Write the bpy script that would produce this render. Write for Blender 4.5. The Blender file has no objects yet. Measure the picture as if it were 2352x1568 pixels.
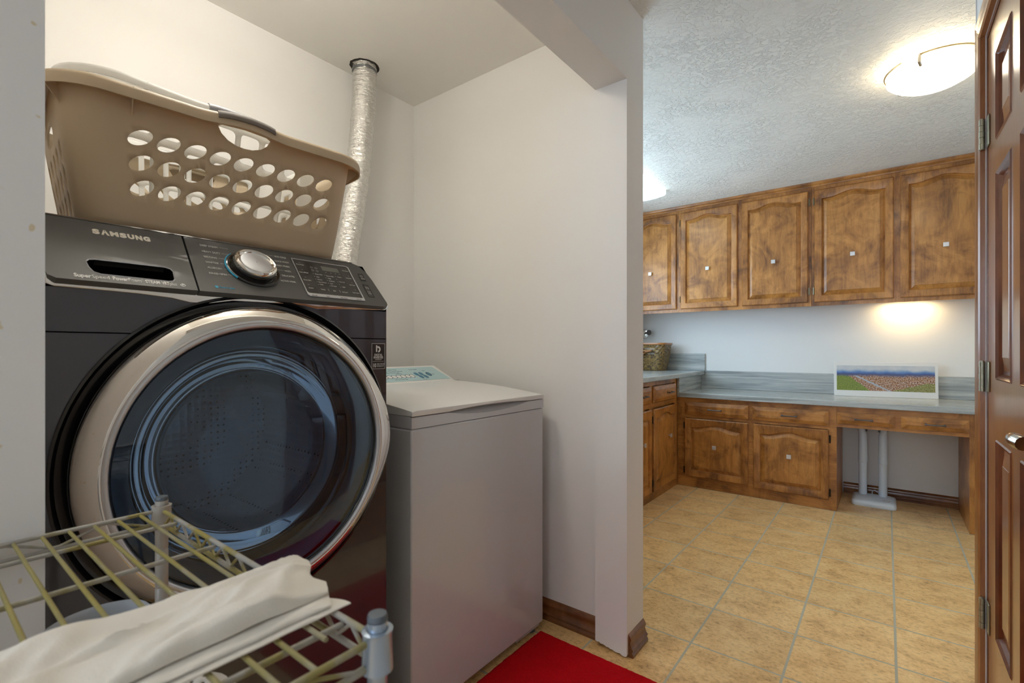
import bpy, bmesh, math, random
from mathutils import Vector, Matrix, noise
from mathutils.geometry import delaunay_2d_cdt
random.seed(7)
sc = bpy.context.scene
COL = sc.collection
PI = math.pi

# ------------------------------------------------------------------ camera
H = 1.14
cam_d = bpy.data.cameras.new('camera'); cam = bpy.data.objects.new('camera', cam_d); COL.objects.link(cam)
cam.location = (0, 0, H)
cam.rotation_euler = (PI/2, 0, math.radians(37.85))
cam_d.sensor_width = 36.0; cam_d.sensor_fit = 'HORIZONTAL'
cam_d.lens = 1106.5/2352*36.0
cam_d.shift_y = 19.25/2352
cam_d.clip_start = 0.02
cam_d.dof.use_dof = True; cam_d.dof.focus_distance = 1.9; cam_d.dof.aperture_fstop = 8.0
sc.camera = cam

# ------------------------------------------------------------------ world and exposure
w = bpy.data.worlds.new('world'); sc.world = w; w.use_nodes = True
w.node_tree.nodes['Background'].inputs[0].default_value = (0.55, 0.68, 0.9, 1)
w.node_tree.nodes['Background'].inputs[1].default_value = 0.6
sc.view_settings.view_transform = 'Standard'
sc.view_settings.look = 'None'
sc.view_settings.gamma = 1.0
sc.view_settings.use_curve_mapping = False
sc.view_settings.exposure = 0.0
sc.cycles.max_bounces = 10
sc.cycles.diffuse_bounces = 6
sc.cycles.sample_clamp_indirect = 6.0
# strengths of the light sources (each used by the lamp or window built further down)
E_ALCOVE = 34.0      # ceiling lamp inside the laundry recess
E_HALL_FILL = 8.0         # warm fill lamp added in the passage behind the camera
E_WINDOW = 9.0       # daylight window at the end of the passage
E_ROOM_WINDOW = 7.5  # daylight window over the sink run
E_DOME = 10.0
E_BULB = 30.0
E_BULB2 = 330.0
E_TUBE = 4.5
E_UNDER = 45.0

# ------------------------------------------------------------------ node helpers
def new_mat(name):
    m = bpy.data.materials.new(name); m.use_nodes = True
    nt = m.node_tree; b = nt.nodes['Principled BSDF']
    return m, nt, b
def N(nt, typ, **kw):
    n = nt.nodes.new(typ)
    for k, v in kw.items():
        if k.startswith('i_'):
            key = k[2:]
            key = int(key) if key.isdigit() else key.replace('_', ' ')
            n.inputs[key].default_value = v
        else: setattr(n, k, v)
    return n
def L(nt, a, b): nt.links.new(a, b)
def coords(nt, scale=(1,1,1), loc=(0,0,0), rnd=False):
    tc = N(nt, 'ShaderNodeTexCoord'); mp = N(nt, 'ShaderNodeMapping')
    mp.inputs['Scale'].default_value = scale; mp.inputs['Location'].default_value = loc
    L(nt, tc.outputs['Object'], mp.inputs['Vector'])
    if rnd:
        oi = N(nt, 'ShaderNodeObjectInfo'); ad = N(nt, 'ShaderNodeVectorMath', operation='MULTIPLY_ADD')
        L(nt, oi.outputs['Random'], ad.inputs[0]); ad.inputs[1].default_value = (17, 23, 31); L(nt, mp.outputs[0], ad.inputs[2])
        return ad.outputs[0]
    return mp.outputs[0]
def ramp(nt, fac, stops):
    r = N(nt, 'ShaderNodeValToRGB'); cr = r.color_ramp
    while len(cr.elements) > 1: cr.elements.remove(cr.elements[-1])
    cr.elements[0].position = stops[0][0]; cr.elements[0].color = (*stops[0][1], 1)
    for p, c in stops[1:]:
        e = cr.elements.new(p); e.color = (*c, 1)
    L(nt, fac, r.inputs[0]); return r.outputs[0]
def noise_tex(nt, vec, scale, detail=4, rough=0.55, dist=0.0):
    n = N(nt, 'ShaderNodeTexNoise'); n.inputs['Scale'].default_value = scale; n.inputs['Detail'].default_value = detail
    n.inputs['Roughness'].default_value = rough; n.inputs['Distortion'].default_value = dist
    L(nt, vec, n.inputs['Vector']); return n.outputs['Fac']
def bump(nt, b, h, strength=0.2, dist=0.002):
    n = N(nt, 'ShaderNodeBump'); n.inputs['Strength'].default_value = strength; n.inputs['Distance'].default_value = dist
    L(nt, h, n.inputs['Height']); L(nt, n.outputs[0], b.inputs['Normal'])
def mixc(nt, fac, a, c, mode='MIX'):
    m = N(nt, 'ShaderNodeMix', data_type='RGBA', blend_type=mode)
    for sck, v in ((m.inputs['Factor'], fac), (m.inputs[6], a), (m.inputs[7], c)):
        if hasattr(v, 'links'): L(nt, v, sck)
        elif isinstance(v, (int, float)): sck.default_value = v
        else: sck.default_value = (*v, 1)
    return m.outputs[2]
def plain(name, col, rough=0.5, metal=0.0, coat=0.0, bs=None, var=0.0, spec=0.5, trans=0.0, alpha=1.0):
    m, nt, b = new_mat(name)
    b.inputs['Base Color'].default_value = (*col, 1); b.inputs['Roughness'].default_value = rough
    b.inputs['Metallic'].default_value = metal; b.inputs['Coat Weight'].default_value = coat
    b.inputs['Coat Roughness'].default_value = 0.04
    b.inputs['Specular IOR Level'].default_value = spec; b.inputs['Transmission Weight'].default_value = trans
    b.inputs['Alpha'].default_value = alpha
    if bs or var:
        v = coords(nt); n = noise_tex(nt, v, bs[0] if bs else 30)
        if bs: bump(nt, b, n, bs[1], bs[2] if len(bs) > 2 else 0.001)
        if var: L(nt, mixc(nt, n, [c*(1-var) for c in col], [min(1, c*(1+var)) for c in col]), b.inputs['Base Color'])
    return m
def emit(name, col, s):
    m, nt, b = new_mat(name)
    b.inputs['Base Color'].default_value = (*[min(.9, c) for c in col], 1); b.inputs['Emission Color'].default_value = (*col, 1)
    b.inputs['Emission Strength'].default_value = s; b.inputs['Roughness'].default_value = .4
    return m

# ------------------------------------------------------------------ materials
def wall_mat(name, col, bscale=220, bst=0.12, stains=False):
    m, nt, b = new_mat(name); v = coords(nt)
    n = noise_tex(nt, v, bscale, 3); n2 = noise_tex(nt, v, 2.5, 3)
    c = mixc(nt, n2, [x*0.975 for x in col], col)
    if stains:
        s = noise_tex(nt, v, 60, 1, 0.4)
        s = ramp(nt, s, [(0.745, (0,0,0)), (0.78, (1,1,1))])
        c = mixc(nt, s, c, (0.66, 0.56, 0.38))
    L(nt, c, b.inputs['Base Color']); b.inputs['Roughness'].default_value = 0.6
    bump(nt, b, n, bst, 0.001); return m
M_WALL = wall_mat('wall_paint', (0.80, 0.79, 0.765))
M_WALL2 = wall_mat('stub_wall_paint', (0.77, 0.75, 0.715), stains=True)
M_WALLB = wall_mat('room_wall_paint', (0.76, 0.765, 0.75))
M_CEIL = wall_mat('smooth_ceiling_paint', (0.88, 0.865, 0.82), 120, 0.25)
def ceil_knock():
    m, nt, b = new_mat('knockdown_ceiling'); v = coords(nt, (1, 1.15, 1))
    n1 = noise_tex(nt, v, 42, 5, 0.62, 0.5); n0 = noise_tex(nt, v, 4.0, 3)
    r = ramp(nt, n1, [(0.47, (0,0,0)), (0.58, (1,1,1))])
    mk = ramp(nt, n0, [(0.35, (.25,.25,.25)), (0.62, (1,1,1))])
    h = mixc(nt, 1.0, r, mk, 'MULTIPLY')
    b.inputs['Base Color'].default_value = (0.82, 0.815, 0.755, 1); b.inputs['Roughness'].default_value = 0.5
    bump(nt, b, h, 0.7, 0.007); return m
M_CEILK = ceil_knock()

def wood(name, dark, mid, light, axis='Z', rough=0.38, coat=0.15, mott=3.0, grain=1.0, ink=0.35):
    m, nt, b = new_mat(name)
    sc_ = {'Z': (9, 9, 1.1), 'X': (1.1, 9, 9), 'Y': (9, 1.1, 9)}[axis]
    v = coords(nt, sc_, rnd=True); vo = coords(nt, (1, 1, 1), rnd=True)
    g = noise_tex(nt, v, 6.0*grain, 8, 0.65, 1.2)
    mo = noise_tex(nt, vo, mott, 4, 0.6, 1.5)
    c1 = ramp(nt, g, [(0.30, dark), (0.5, mid), (0.68, light)])
    c2 = ramp(nt, mo, [(0.32, dark), (0.47, mid), (0.62, light)])
    c = mixc(nt, 0.6, c1, c2)
    sp = noise_tex(nt, vo, mott*2.3, 3, 0.5, 2.0)
    s = ramp(nt, sp, [(0.60, (0,0,0)), (0.72, (1,1,1))])
    f = N(nt, 'ShaderNodeMath', operation='MULTIPLY'); L(nt, s, f.inputs[0]); f.inputs[1].default_value = ink
    c = mixc(nt, f.outputs[0], c, [x*0.45 for x in dark])
    L(nt, c, b.inputs['Base Color']); b.inputs['Roughness'].default_value = rough
    b.inputs['Coat Weight'].default_value = coat; b.inputs['Coat Roughness'].default_value = 0.15
    bump(nt, b, g, 0.06, 0.0008); return m
ALD = ((0.070, 0.022, 0.006), (0.33, 0.128, 0.026), (0.56, 0.250, 0.060))
M_ALDER = wood('stained_alder_upright', *ALD, 'Z')
M_ALDERX = wood('stained_alder_crosswise', *ALD, 'X')
M_ALDERY = wood('stained_alder_lengthwise', *ALD, 'Y')
M_FIELD = wood('stained_alder_panel', (0.11, 0.038, 0.008), (0.38, 0.155, 0.032), (0.58, 0.270, 0.065), 'Z', mott=4.5, grain=.7, ink=.22)
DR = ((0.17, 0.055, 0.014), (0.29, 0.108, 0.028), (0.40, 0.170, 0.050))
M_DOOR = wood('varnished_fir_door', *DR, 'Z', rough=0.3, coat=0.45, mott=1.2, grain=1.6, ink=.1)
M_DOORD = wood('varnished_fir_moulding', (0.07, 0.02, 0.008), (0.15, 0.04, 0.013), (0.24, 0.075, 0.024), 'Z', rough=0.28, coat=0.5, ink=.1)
M_BASE = wood('varnished_baseboard', (0.07, 0.02, 0.006), (0.17, 0.058, 0.016), (0.30, 0.125, 0.04), 'X', rough=0.3, coat=0.5, ink=.2)
M_BASEY = wood('varnished_baseboard_side', (0.07, 0.02, 0.006), (0.17, 0.058, 0.016), (0.30, 0.125, 0.04), 'Y', rough=0.3, coat=0.5, ink=.2)

def floor_mat():
    m, nt, b = new_mat('ceramic_floor_tile')
    v = coords(nt, (1, 1, 1), (-0.028+0.3145*20, -3.778+0.3115*30, 0))
    br = N(nt, 'ShaderNodeTexBrick', offset=0.0, squash=1.0)
    br.inputs['Scale'].default_value = 1.0; br.inputs['Mortar Size'].default_value = 0.0045
    br.inputs['Mortar Smooth'].default_value = 0.15
    br.inputs['Brick Width'].default_value = 0.3145; br.inputs['Row Height'].default_value = 0.3115
    br.inputs['Color1'].default_value = (0, 0, 0, 1); br.inputs['Color2'].default_value = (1, 1, 1, 1)
    L(nt, v, br.inputs['Vector'])
    vo = coords(nt, (1, 1.25, 1))
    n1 = noise_tex(nt, vo, 8, 8, 0.72, 0.3); n2 = noise_tex(nt, vo, 55, 5, 0.7, 0.3)
    c1 = ramp(nt, n1, [(0.34, (0.42, 0.225, 0.085)), (0.48, (0.78, 0.500, 0.210)), (0.62, (0.92, 0.660, 0.320))])
    c2 = ramp(nt, n2, [(0.36, (0.32, 0.17, 0.075)), (0.48, (0.78, 0.505, 0.215)), (0.66, (0.92, 0.66, 0.33))])
    c = mixc(nt, 0.45, c1, c2)
    tint = mixc(nt, br.outputs['Color'], (0.94, 0.94, 0.95), (1.05, 1.03, 1.0))
    c = mixc(nt, 1.0, c, tint, 'MULTIPLY')
    c = mixc(nt, br.outputs['Fac'], c, (0.46, 0.43, 0.33))
    L(nt, c, b.inputs['Base Color'])
    rg = N(nt, 'ShaderNodeMapRange'); L(nt, br.outputs['Fac'], rg.inputs[0]); rg.inputs[3].default_value = 0.32; rg.inputs[4].default_value = 0.8
    L(nt, rg.outputs[0], b.inputs['Roughness'])
    inv = N(nt, 'ShaderNodeMath', operation='SUBTRACT'); inv.inputs[0].default_value = 1.0; L(nt, br.outputs['Fac'], inv.inputs[1])
    ad = N(nt, 'ShaderNodeMath', operation='MULTIPLY_ADD'); L(nt, n2, ad.inputs[0]); ad.inputs[1].default_value = 0.25; L(nt, inv.outputs[0], ad.inputs[2])
    bump(nt, b, ad.outputs[0], 0.35, 0.0025); return m
M_FLOOR = floor_mat()

def laminate(name, axis):
    m, nt, b = new_mat(name)
    s = (1.2, 22, 22) if axis == 'X' else (22, 1.2, 22)
    v = coords(nt, s); n = noise_tex(nt, v, 1.6, 6, 0.6, 0.4); vo = coords(nt); n2 = noise_tex(nt, vo, 300, 2)
    c = ramp(nt, n, [(0.34, (0.20, 0.23, 0.23)), (0.48, (0.36, 0.39, 0.385)), (0.64, (0.56, 0.58, 0.56))])
    c2 = ramp(nt, n2, [(0.35, (0.24, 0.26, 0.26)), (0.65, (0.42, 0.44, 0.43))])
    L(nt, mixc(nt, 0.3, c, c2), b.inputs['Base Color']); b.inputs['Roughness'].default_value = 0.22
    b.inputs['Coat Weight'].default_value = 0.3; b.inputs['Coat Roughness'].default_value = 0.06; return m
M_LAM = laminate('grey_streaked_laminate', 'X'); M_LAMY = laminate('grey_streaked_laminate_side', 'Y')

M_GRAPH = plain('graphite_enamel', (0.050, 0.052, 0.064), 0.16, 0.4, coat=1.0)
M_PANEL = plain('graphite_console', (0.080, 0.080, 0.076), 0.5, 0.0, coat=0.05)
M_BLACKG = plain('gloss_black_plastic', (0.006, 0.006, 0.008), 0.12, coat=0.5)
M_BLACK = plain('matte_black', (0.002, 0.002, 0.0025), 0.7, spec=0.1)
M_CHROME = plain('polished_chrome', (0.80, 0.78, 0.75), 0.05, 1.0)
M_SATIN = plain('satin_silver', (0.62, 0.64, 0.68), 0.38, 0.85, bs=(900, 0.1))
M_INNER = plain('grey_inner_ring', (0.16, 0.21, 0.28), 0.35, 0.2)
M_DRUM = None
def drum_mat():
    m, nt, b = new_mat('perforated_drum_steel')
    v = coords(nt, (1, 1, 1)); vo = N(nt, 'ShaderNodeTexVoronoi'); vo.inputs['Scale'].default_value = 55; vo.inputs['Randomness'].default_value = 0.15
    L(nt, v, vo.inputs['Vector'])
    r = ramp(nt, vo.outputs['Distance'], [(0.16, (0,0,0)), (0.22, (1,1,1))])
    L(nt, mixc(nt, r, (0.02, 0.024, 0.03), (0.62, 0.66, 0.72)), b.inputs['Base Color'])
    b.inputs['Metallic'].default_value = 0.55; b.inputs['Roughness'].default_value = 0.36
    bump(nt, b, vo.outputs['Distance'], 0.5, 0.004); return m
M_DRUM = drum_mat()
def tinted_glass(name, tint, refl=0.07, rough=0.02):
    m, nt, b = new_mat(name); nt.nodes.remove(b)
    out = [n for n in nt.nodes if n.type == 'OUTPUT_MATERIAL'][0]
    t = N(nt, 'ShaderNodeBsdfTransparent'); t.inputs[0].default_value = (*tint, 1)
    g = N(nt, 'ShaderNodeBsdfGlossy'); g.inputs['Roughness'].default_value = rough; g.inputs['Color'].default_value = (0.85, 0.93, 1, 1)
    f = N(nt, 'ShaderNodeFresnel'); f.inputs['IOR'].default_value = 1.55
    a = N(nt, 'ShaderNodeMath', operation='ADD'); L(nt, f.outputs[0], a.inputs[0]); a.inputs[1].default_value = refl
    mx = N(nt, 'ShaderNodeMixShader'); L(nt, a.outputs[0], mx.inputs[0]); L(nt, t.outputs[0], mx.inputs[1]); L(nt, g.outputs[0], mx.inputs[2])
    L(nt, mx.outputs[0], out.inputs[0]); return m
M_GLASS = tinted_glass('smoked_door_glass', (0.58, 0.68, 0.80), 0.02)
M_BOWL = tinted_glass('inner_bowl_glass', (0.80, 0.88, 0.95), 0.03)
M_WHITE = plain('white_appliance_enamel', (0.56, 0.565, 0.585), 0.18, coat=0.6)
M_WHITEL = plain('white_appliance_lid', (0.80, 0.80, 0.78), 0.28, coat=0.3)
M_LABELB = plain('pale_blue_console_film', (0.42, 0.60, 0.63), 0.4)
M_NAVY = plain('navy_print', (0.015, 0.05, 0.10), 0.5)
M_BLUEP = plain('mid_blue_print', (0.05, 0.20, 0.32), 0.5)
M_PRINT = plain('silver_print', (0.80, 0.80, 0.78), 0.45, 0.0)
M_BRAND = plain('champagne_lettering', (0.85, 0.80, 0.70), 0.45, 0.0)
M_CYAN = plain('cyan_print', (0.02, 0.42, 0.70), 0.4)
M_DISP = plain('display_window', (0.16, 0.165, 0.15), 0.3)
M_KEY = plain('key_film', (0.035, 0.034, 0.032), 0.35, coat=.2)
M_KEY2 = plain('key_film_dark', (0.014, 0.013, 0.014), 0.3, coat=.2)
def plastic(name, col, sss=0.0, rough=0.42):
    m, nt, b = new_mat(name); b.inputs['Base Color'].default_value = (*col, 1); b.inputs['Roughness'].default_value = rough
    out = [n for n in nt.nodes if n.type == 'OUTPUT_MATERIAL'][0]
    v = coords(nt); n = noise_tex(nt, v, 400, 2); bump(nt, b, n, 0.08, 0.0005)
    if sss:
        tr = N(nt, 'ShaderNodeBsdfTranslucent'); tr.inputs[0].default_value = ((col[0], col[1]*.8, col[2]*.62, 1) if col[2] < .6 else (*col, 1))
        mx = N(nt, 'ShaderNodeMixShader'); mx.inputs[0].default_value = sss
        L(nt, b.outputs[0], mx.inputs[1]); L(nt, tr.outputs[0], mx.inputs[2]); L(nt, mx.outputs[0], out.inputs[0])
    return m
M_BEIGE = plastic('beige_basket_plastic', (0.62, 0.515, 0.36), 0.26)
M_LGREY = plastic('pale_grey_basket_plastic', (0.90, 0.90, 0.88), 0.55)
M_GRIP = plastic('taupe_grip_rubber', (0.16, 0.135, 0.115), 0, 0.6)
def foil():
    m, nt, b = new_mat('crinkled_foil'); v = coords(nt, (1, 1, 2.2))
    n = noise_tex(nt, v, 42, 4, 0.6, 1.8); b.inputs['Base Color'].default_value = (0.80, 0.79, 0.76, 1)
    b.inputs['Metallic'].default_value = 1.0; b.inputs['Roughness'].default_value = 0.16
    bump(nt, b, n, 0.6, 0.010); return m
M_FOIL = foil()
M_GALV = plain('galvanised_steel', (0.25, 0.27, 0.28), 0.35, 0.9)
M_HOLE = plain('dark_cut_hole', (0.03, 0.025, 0.02), 0.9)
def cream_wire():
    m, nt, b = new_mat('aged_cream_coating'); v = coords(nt); n = noise_tex(nt, v, 16, 3, 0.6)
    c = ramp(nt, n, [(0.48, (0.34, 0.325, 0.285)), (0.56, (0.25, 0.215, 0.08)), (0.64, (0.29, 0.235, 0.06))])
    L(nt, c, b.inputs['Base Color']); b.inputs['Roughness'].default_value = 0.45
    n2 = noise_tex(nt, v, 350, 3); bump(nt, b, n2, 0.5, 0.0012); return m
M_WIRE = cream_wire()
def cream_wire2():
    m, nt, b = new_mat('aged_olive_coating'); v = coords(nt); n = noise_tex(nt, v, 12, 3, 0.6)
    c = ramp(nt, n, [(0.38, (0.30, 0.27, 0.17)), (0.48, (0.26, 0.225, 0.085)), (0.62, (0.29, 0.24, 0.06))])
    L(nt, c, b.inputs['Base Color']); b.inputs['Roughness'].default_value = 0.45
    n2 = noise_tex(nt, v, 350, 3); bump(nt, b, n2, 0.6, 0.0014); return m
M_WIRE2 = cream_wire2()
M_POST = plain('grey_cream_post_paint', (0.40, 0.375, 0.335), 0.38, 0.15, bs=(500, 0.2))
M_POSTS = plain('silver_post_daylit_blue', (0.42, 0.50, 0.60), 0.25, 0.7, bs=(700, 0.15))  # silver paint with the blue daylight reflection mixed into its colour
M_CAP = plain('slate_cap_plastic', (0.10, 0.12, 0.14), 0.5)
def cloth(name, col, bs=500):
    m, nt, b = new_mat(name); v = coords(nt); n = noise_tex(nt, v, 9, 3); n2 = noise_tex(nt, v, bs, 3)
    L(nt, mixc(nt, n, [c*.9 for c in col], col), b.inputs['Base Color']); b.inputs['Roughness'].default_value = 0.9
    b.inputs['Sheen Weight'].default_value = 0.2
    bump(nt, b, n2, 0.35, 0.001); return m
M_LINEN = cloth('cream_linen', (0.80, 0.755, 0.67)); M_LINEN2 = cloth('white_lace_linen', (0.68, 0.66, 0.62), 260)
def rug_mat():
    m, nt, b = new_mat('red_pile'); v = coords(nt); n = noise_tex(nt, v, 420, 4, 0.7); n2 = noise_tex(nt, v, 14, 4, 0.6)
    c = mixc(nt, n2, (0.62, 0.001, 0.006), (0.88, 0.003, 0.014)); c = mixc(nt, ramp(nt, n, [(.3, (0,0,0)), (.6, (1,1,1))]), [0.42, 0.0005, 0.005], c)
    L(nt, c, b.inputs['Base Color']); b.inputs['Roughness'].default_value = 0.95; b.inputs['Specular IOR Level'].default_value = 0.15
    bump(nt, b, n, 1.0, 0.004); return m
M_RUG = rug_mat()
M_JUG = tinted_glass('cloudy_polypropylene', (0.62, 0.66, 0.70), 0.05, 0.25)
def jug_mat():
    m, nt, b = new_mat('cloudy_plastic'); b.inputs['Base Color'].default_value = (0.50, 0.53, 0.57, 1); b.inputs['Roughness'].default_value = 0.3
    b.inputs['Alpha'].default_value = 0.62; return m
M_JUG = jug_mat()
M_DRYER = plain('pale_abs_daylit_blue', (0.74, 0.86, 0.98), 0.38, bs=(600, 0.1))  # pale plastic; the bluish daylight under the desk is put into its colour
M_KNOB = plain('brushed_nickel_square', (0.62, 0.62, 0.62), 0.35, 0.6)
M_PEWTER = plain('dark_pewter', (0.14, 0.13, 0.13), 0.3, 0.9)
M_HINGE = plain('antique_brass_hinge', (0.20, 0.17, 0.11), 0.35, 0.9)
M_HINGED = plain('blackened_hinge', (0.035, 0.028, 0.02), 0.4, 0.8)
M_DHINGE = plain('worn_brass_door_hinge', (0.36, 0.34, 0.25), 0.35, 0.8, bs=(500, 0.3))
M_NICKEL = plain('satin_nickel', (0.60, 0.56, 0.50), 0.2, 1.0)
M_BRASSN = plain('aged_nickel_band', (0.45, 0.33, 0.18), 0.3, 0.9)
def wicker():
    m, nt, b = new_mat('woven_wicker'); v = coords(nt, (1, 1, 1)); n = noise_tex(nt, v, 60, 4)
    c = ramp(nt, n, [(0.35, (0.05, 0.03, 0.008)), (0.5, (0.17, 0.10, 0.025)), (0.65, (0.30, 0.19, 0.05))])
    L(nt, c, b.inputs['Base Color']); b.inputs['Roughness'].default_value = 0.5; b.inputs['Coat Weight'].default_value = .3; return m
M_WICK = wicker()
M_HONEY = plain('honey_bent_wood', (0.38, 0.14, 0.025), 0.35, coat=.4, var=.25)
M_MAT = plain('white_mat_board', (0.80, 0.80, 0.78), 0.25, coat=.8)
def photo_mat(x0, x1, z0, z1):
    # aerial picture: clouds, blue hills, autumn town with a river, green fields
    m, nt, b = new_mat('printed_aerial_view')
    tc = N(nt, 'ShaderNodeTexCoord'); sp = N(nt, 'ShaderNodeSeparateXYZ'); L(nt, tc.outputs['Object'], sp.inputs[0])
    def mr(o, a, c):
        n = N(nt, 'ShaderNodeMapRange'); L(nt, o, n.inputs[0]); n.inputs[1].default_value = a; n.inputs[2].default_value = c; return n.outputs[0]
    U = mr(sp.outputs[0], x0, x1); V = mr(sp.outputs[2], z0, z1)
    cb = N(nt, 'ShaderNodeCombineXYZ'); L(nt, U, cb.inputs[0]); L(nt, V, cb.inputs[1])
    uv = cb.outputs[0]
    mp = N(nt, 'ShaderNodeMapping'); mp.inputs['Scale'].default_value = (2.6, 1, 1); L(nt, uv, mp.inputs[0])
    mp2 = N(nt, 'ShaderNodeMapping'); mp2.inputs['Scale'].default_value = (1, 3.5, 1); L(nt, uv, mp2.inputs[0])
    nz = noise_tex(nt, mp.outputs[0], 28, 4, .75); nc = noise_tex(nt, mp.outputs[0], 3.0, 4); nw = noise_tex(nt, mp.outputs[0], 4, 2)
    def math_(op, a, c, d=None):
        n = N(nt, 'ShaderNodeMath', operation=op)
        for i, q in enumerate((a, c, d)):
            if q is None: continue
            if isinstance(q, (int, float)): n.inputs[i].default_value = q
            else: L(nt, q, n.inputs[i])
        return n.outputs[0]
    town = ramp(nt, nz, [(0.40, (0.05, 0.02, 0.02)), (0.46, (0.25, 0.09, 0.03)), (0.52, (0.46, 0.20, 0.05)), (0.57, (0.62, 0.54, 0.50))])
    green = ramp(nt, nz, [(0.4, (0.10, 0.16, 0.02)), (0.6, (0.28, 0.33, 0.05))])
    Vn = math_('MULTIPLY_ADD', nw, 0.12, V)
    # field mask : lower left wedge
    fm = math_('LESS_THAN', math_('ADD', math_('MULTIPLY', U, 1.15), math_('MULTIPLY', Vn, 0.45)), 0.44)
    fm2 = math_('MULTIPLY', math_('GREATER_THAN', math_('SUBTRACT', U, Vn), 0.52), math_('LESS_THAN', Vn, 0.40))
    col = mixc(nt, fm, town, green)
    col = mixc(nt, math_('MULTIPLY', fm2, 0.7), col, green)
    # river from the middle left down to the lower middle
    rv = math_('ABSOLUTE', math_('SUBTRACT', math_('ADD', U, math_('MULTIPLY', Vn, 0.62)), 0.60), None)
    rm = math_('MULTIPLY', math_('LESS_THAN', rv, 0.018), math_('LESS_THAN', Vn, 0.66))
    col = mixc(nt, rm, col, (0.42, 0.45, 0.5))
    far = ramp(nt, Vn, [(0.60, (0,0,0)), (0.70, (1,1,1))]); col = mixc(nt, far, col, (0.06, 0.08, 0.20))
    hill = ramp(nt, Vn, [(0.72, (0.03, 0.07, 0.28)), (0.80, (0.10, 0.22, 0.50)), (0.86, (0.34, 0.44, 0.58))])
    hm = ramp(nt, V, [(0.66, (0,0,0)), (0.69, (1,1,1))]); col = mixc(nt, hm, col, hill)
    sky = mixc(nt, nc, (0.42, 0.48, 0.56), (0.72, 0.72, 0.70))
    sm = ramp(nt, Vn, [(0.86, (0,0,0)), (0.92, (1,1,1))]); col = mixc(nt, sm, col, sky)
    L(nt, col, b.inputs['Base Color']); b.inputs['Roughness'].default_value = 0.2; b.inputs['Coat Weight'].default_value = 1.0
    n3 = noise_tex(nt, mp2.outputs[0], 5, 3, .6, 1.); bump(nt, b, n3, 0.15, 0.003)
    return m

# ------------------------------------------------------------------ mesh helpers
class MB:
    def __init__(s): s.v = []; s.f = []; s.m = []
    def add(s, vs, fs, mi=0):
        o = len(s.v); s.v += [tuple(v) for v in vs]
        for f in fs: s.f.append(tuple(i+o for i in f)); s.m.append(mi)
        return s
    def box(s, x0, x1, y0, y1, z0, z1, mi=0):
        vs = [(x, y, z) for z in (z0, z1) for y in (y0, y1) for x in (x0, x1)]
        return s.add(vs, [(0,2,3,1), (4,5,7,6), (0,1,5,4), (2,6,7,3), (0,4,6,2), (1,3,7,5)], mi)
    def prism(s, poly, fn, a, b, mi=0, caps=True):
        n = len(poly); vs = [fn(p[0], p[1], a) for p in poly]+[fn(p[0], p[1], b) for p in poly]
        fs = [(i, (i+1) % n, n+(i+1) % n, n+i) for i in range(n)]
        if caps: fs += [tuple(range(n))[::-1], tuple(range(n, 2*n))]
        return s.add(vs, fs, mi)
    def loops(s, loops, closed=True, cap0=False, cap1=False, mi=0):
        n = len(loops[0]); vs = [p for l in loops for p in l]; fs = []
        for k in range(len(loops)-1):
            for i in range(n if closed else n-1):
                j = (i+1) % n; fs.append((k*n+i, k*n+j, (k+1)*n+j, (k+1)*n+i))
        if cap0: fs.append(tuple(range(n))[::-1])
        if cap1: fs.append(tuple((len(loops)-1)*n+i for i in range(n)))
        return s.add(vs, fs, mi)
    def tube(s, pts, r, seg=10, caps=True, mi=0):
        pts = [Vector(p) for p in pts]; loops = []; up = None
        for i, p in enumerate(pts):
            t = (pts[min(i+1, len(pts)-1)]-pts[max(i-1, 0)]).normalized()
            if up is None:
                up = Vector((0, 0, 1)) if abs(t.z) < .9 else Vector((1, 0, 0))
            a = (up-t*up.dot(t)).normalized(); up = a; b = t.cross(a)
            rr = r[i] if isinstance(r, (list, tuple)) else r
            loops.append([p+a*math.cos(q)*rr+b*math.sin(q)*rr for q in [2*PI*k/seg for k in range(seg)]])
        return s.loops(loops, True, caps, caps, mi)
    def lathe(s, prof, fn, seg=48, cap0=False, cap1=False, mi=0, rmod=None):
        # prof: (r, h); fn(a, b, h) places it (a,b perpendicular plane, h along the axis)
        lo = []
        for r, h in prof:
            l = []
            for k in range(seg):
                q = 2*PI*k/seg; rr = r+(rmod(q, r, h) if rmod else 0)
                l.append(fn(rr*math.cos(q), rr*math.sin(q), h))
            lo.append(l)
        return s.loops(lo, True, cap0, cap1, mi)
ROOT = {}
def base_of(o):
    while o.parent: o = o.parent
    return Vector(ROOT.get(o.name, (0, 0, 0)))
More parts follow.
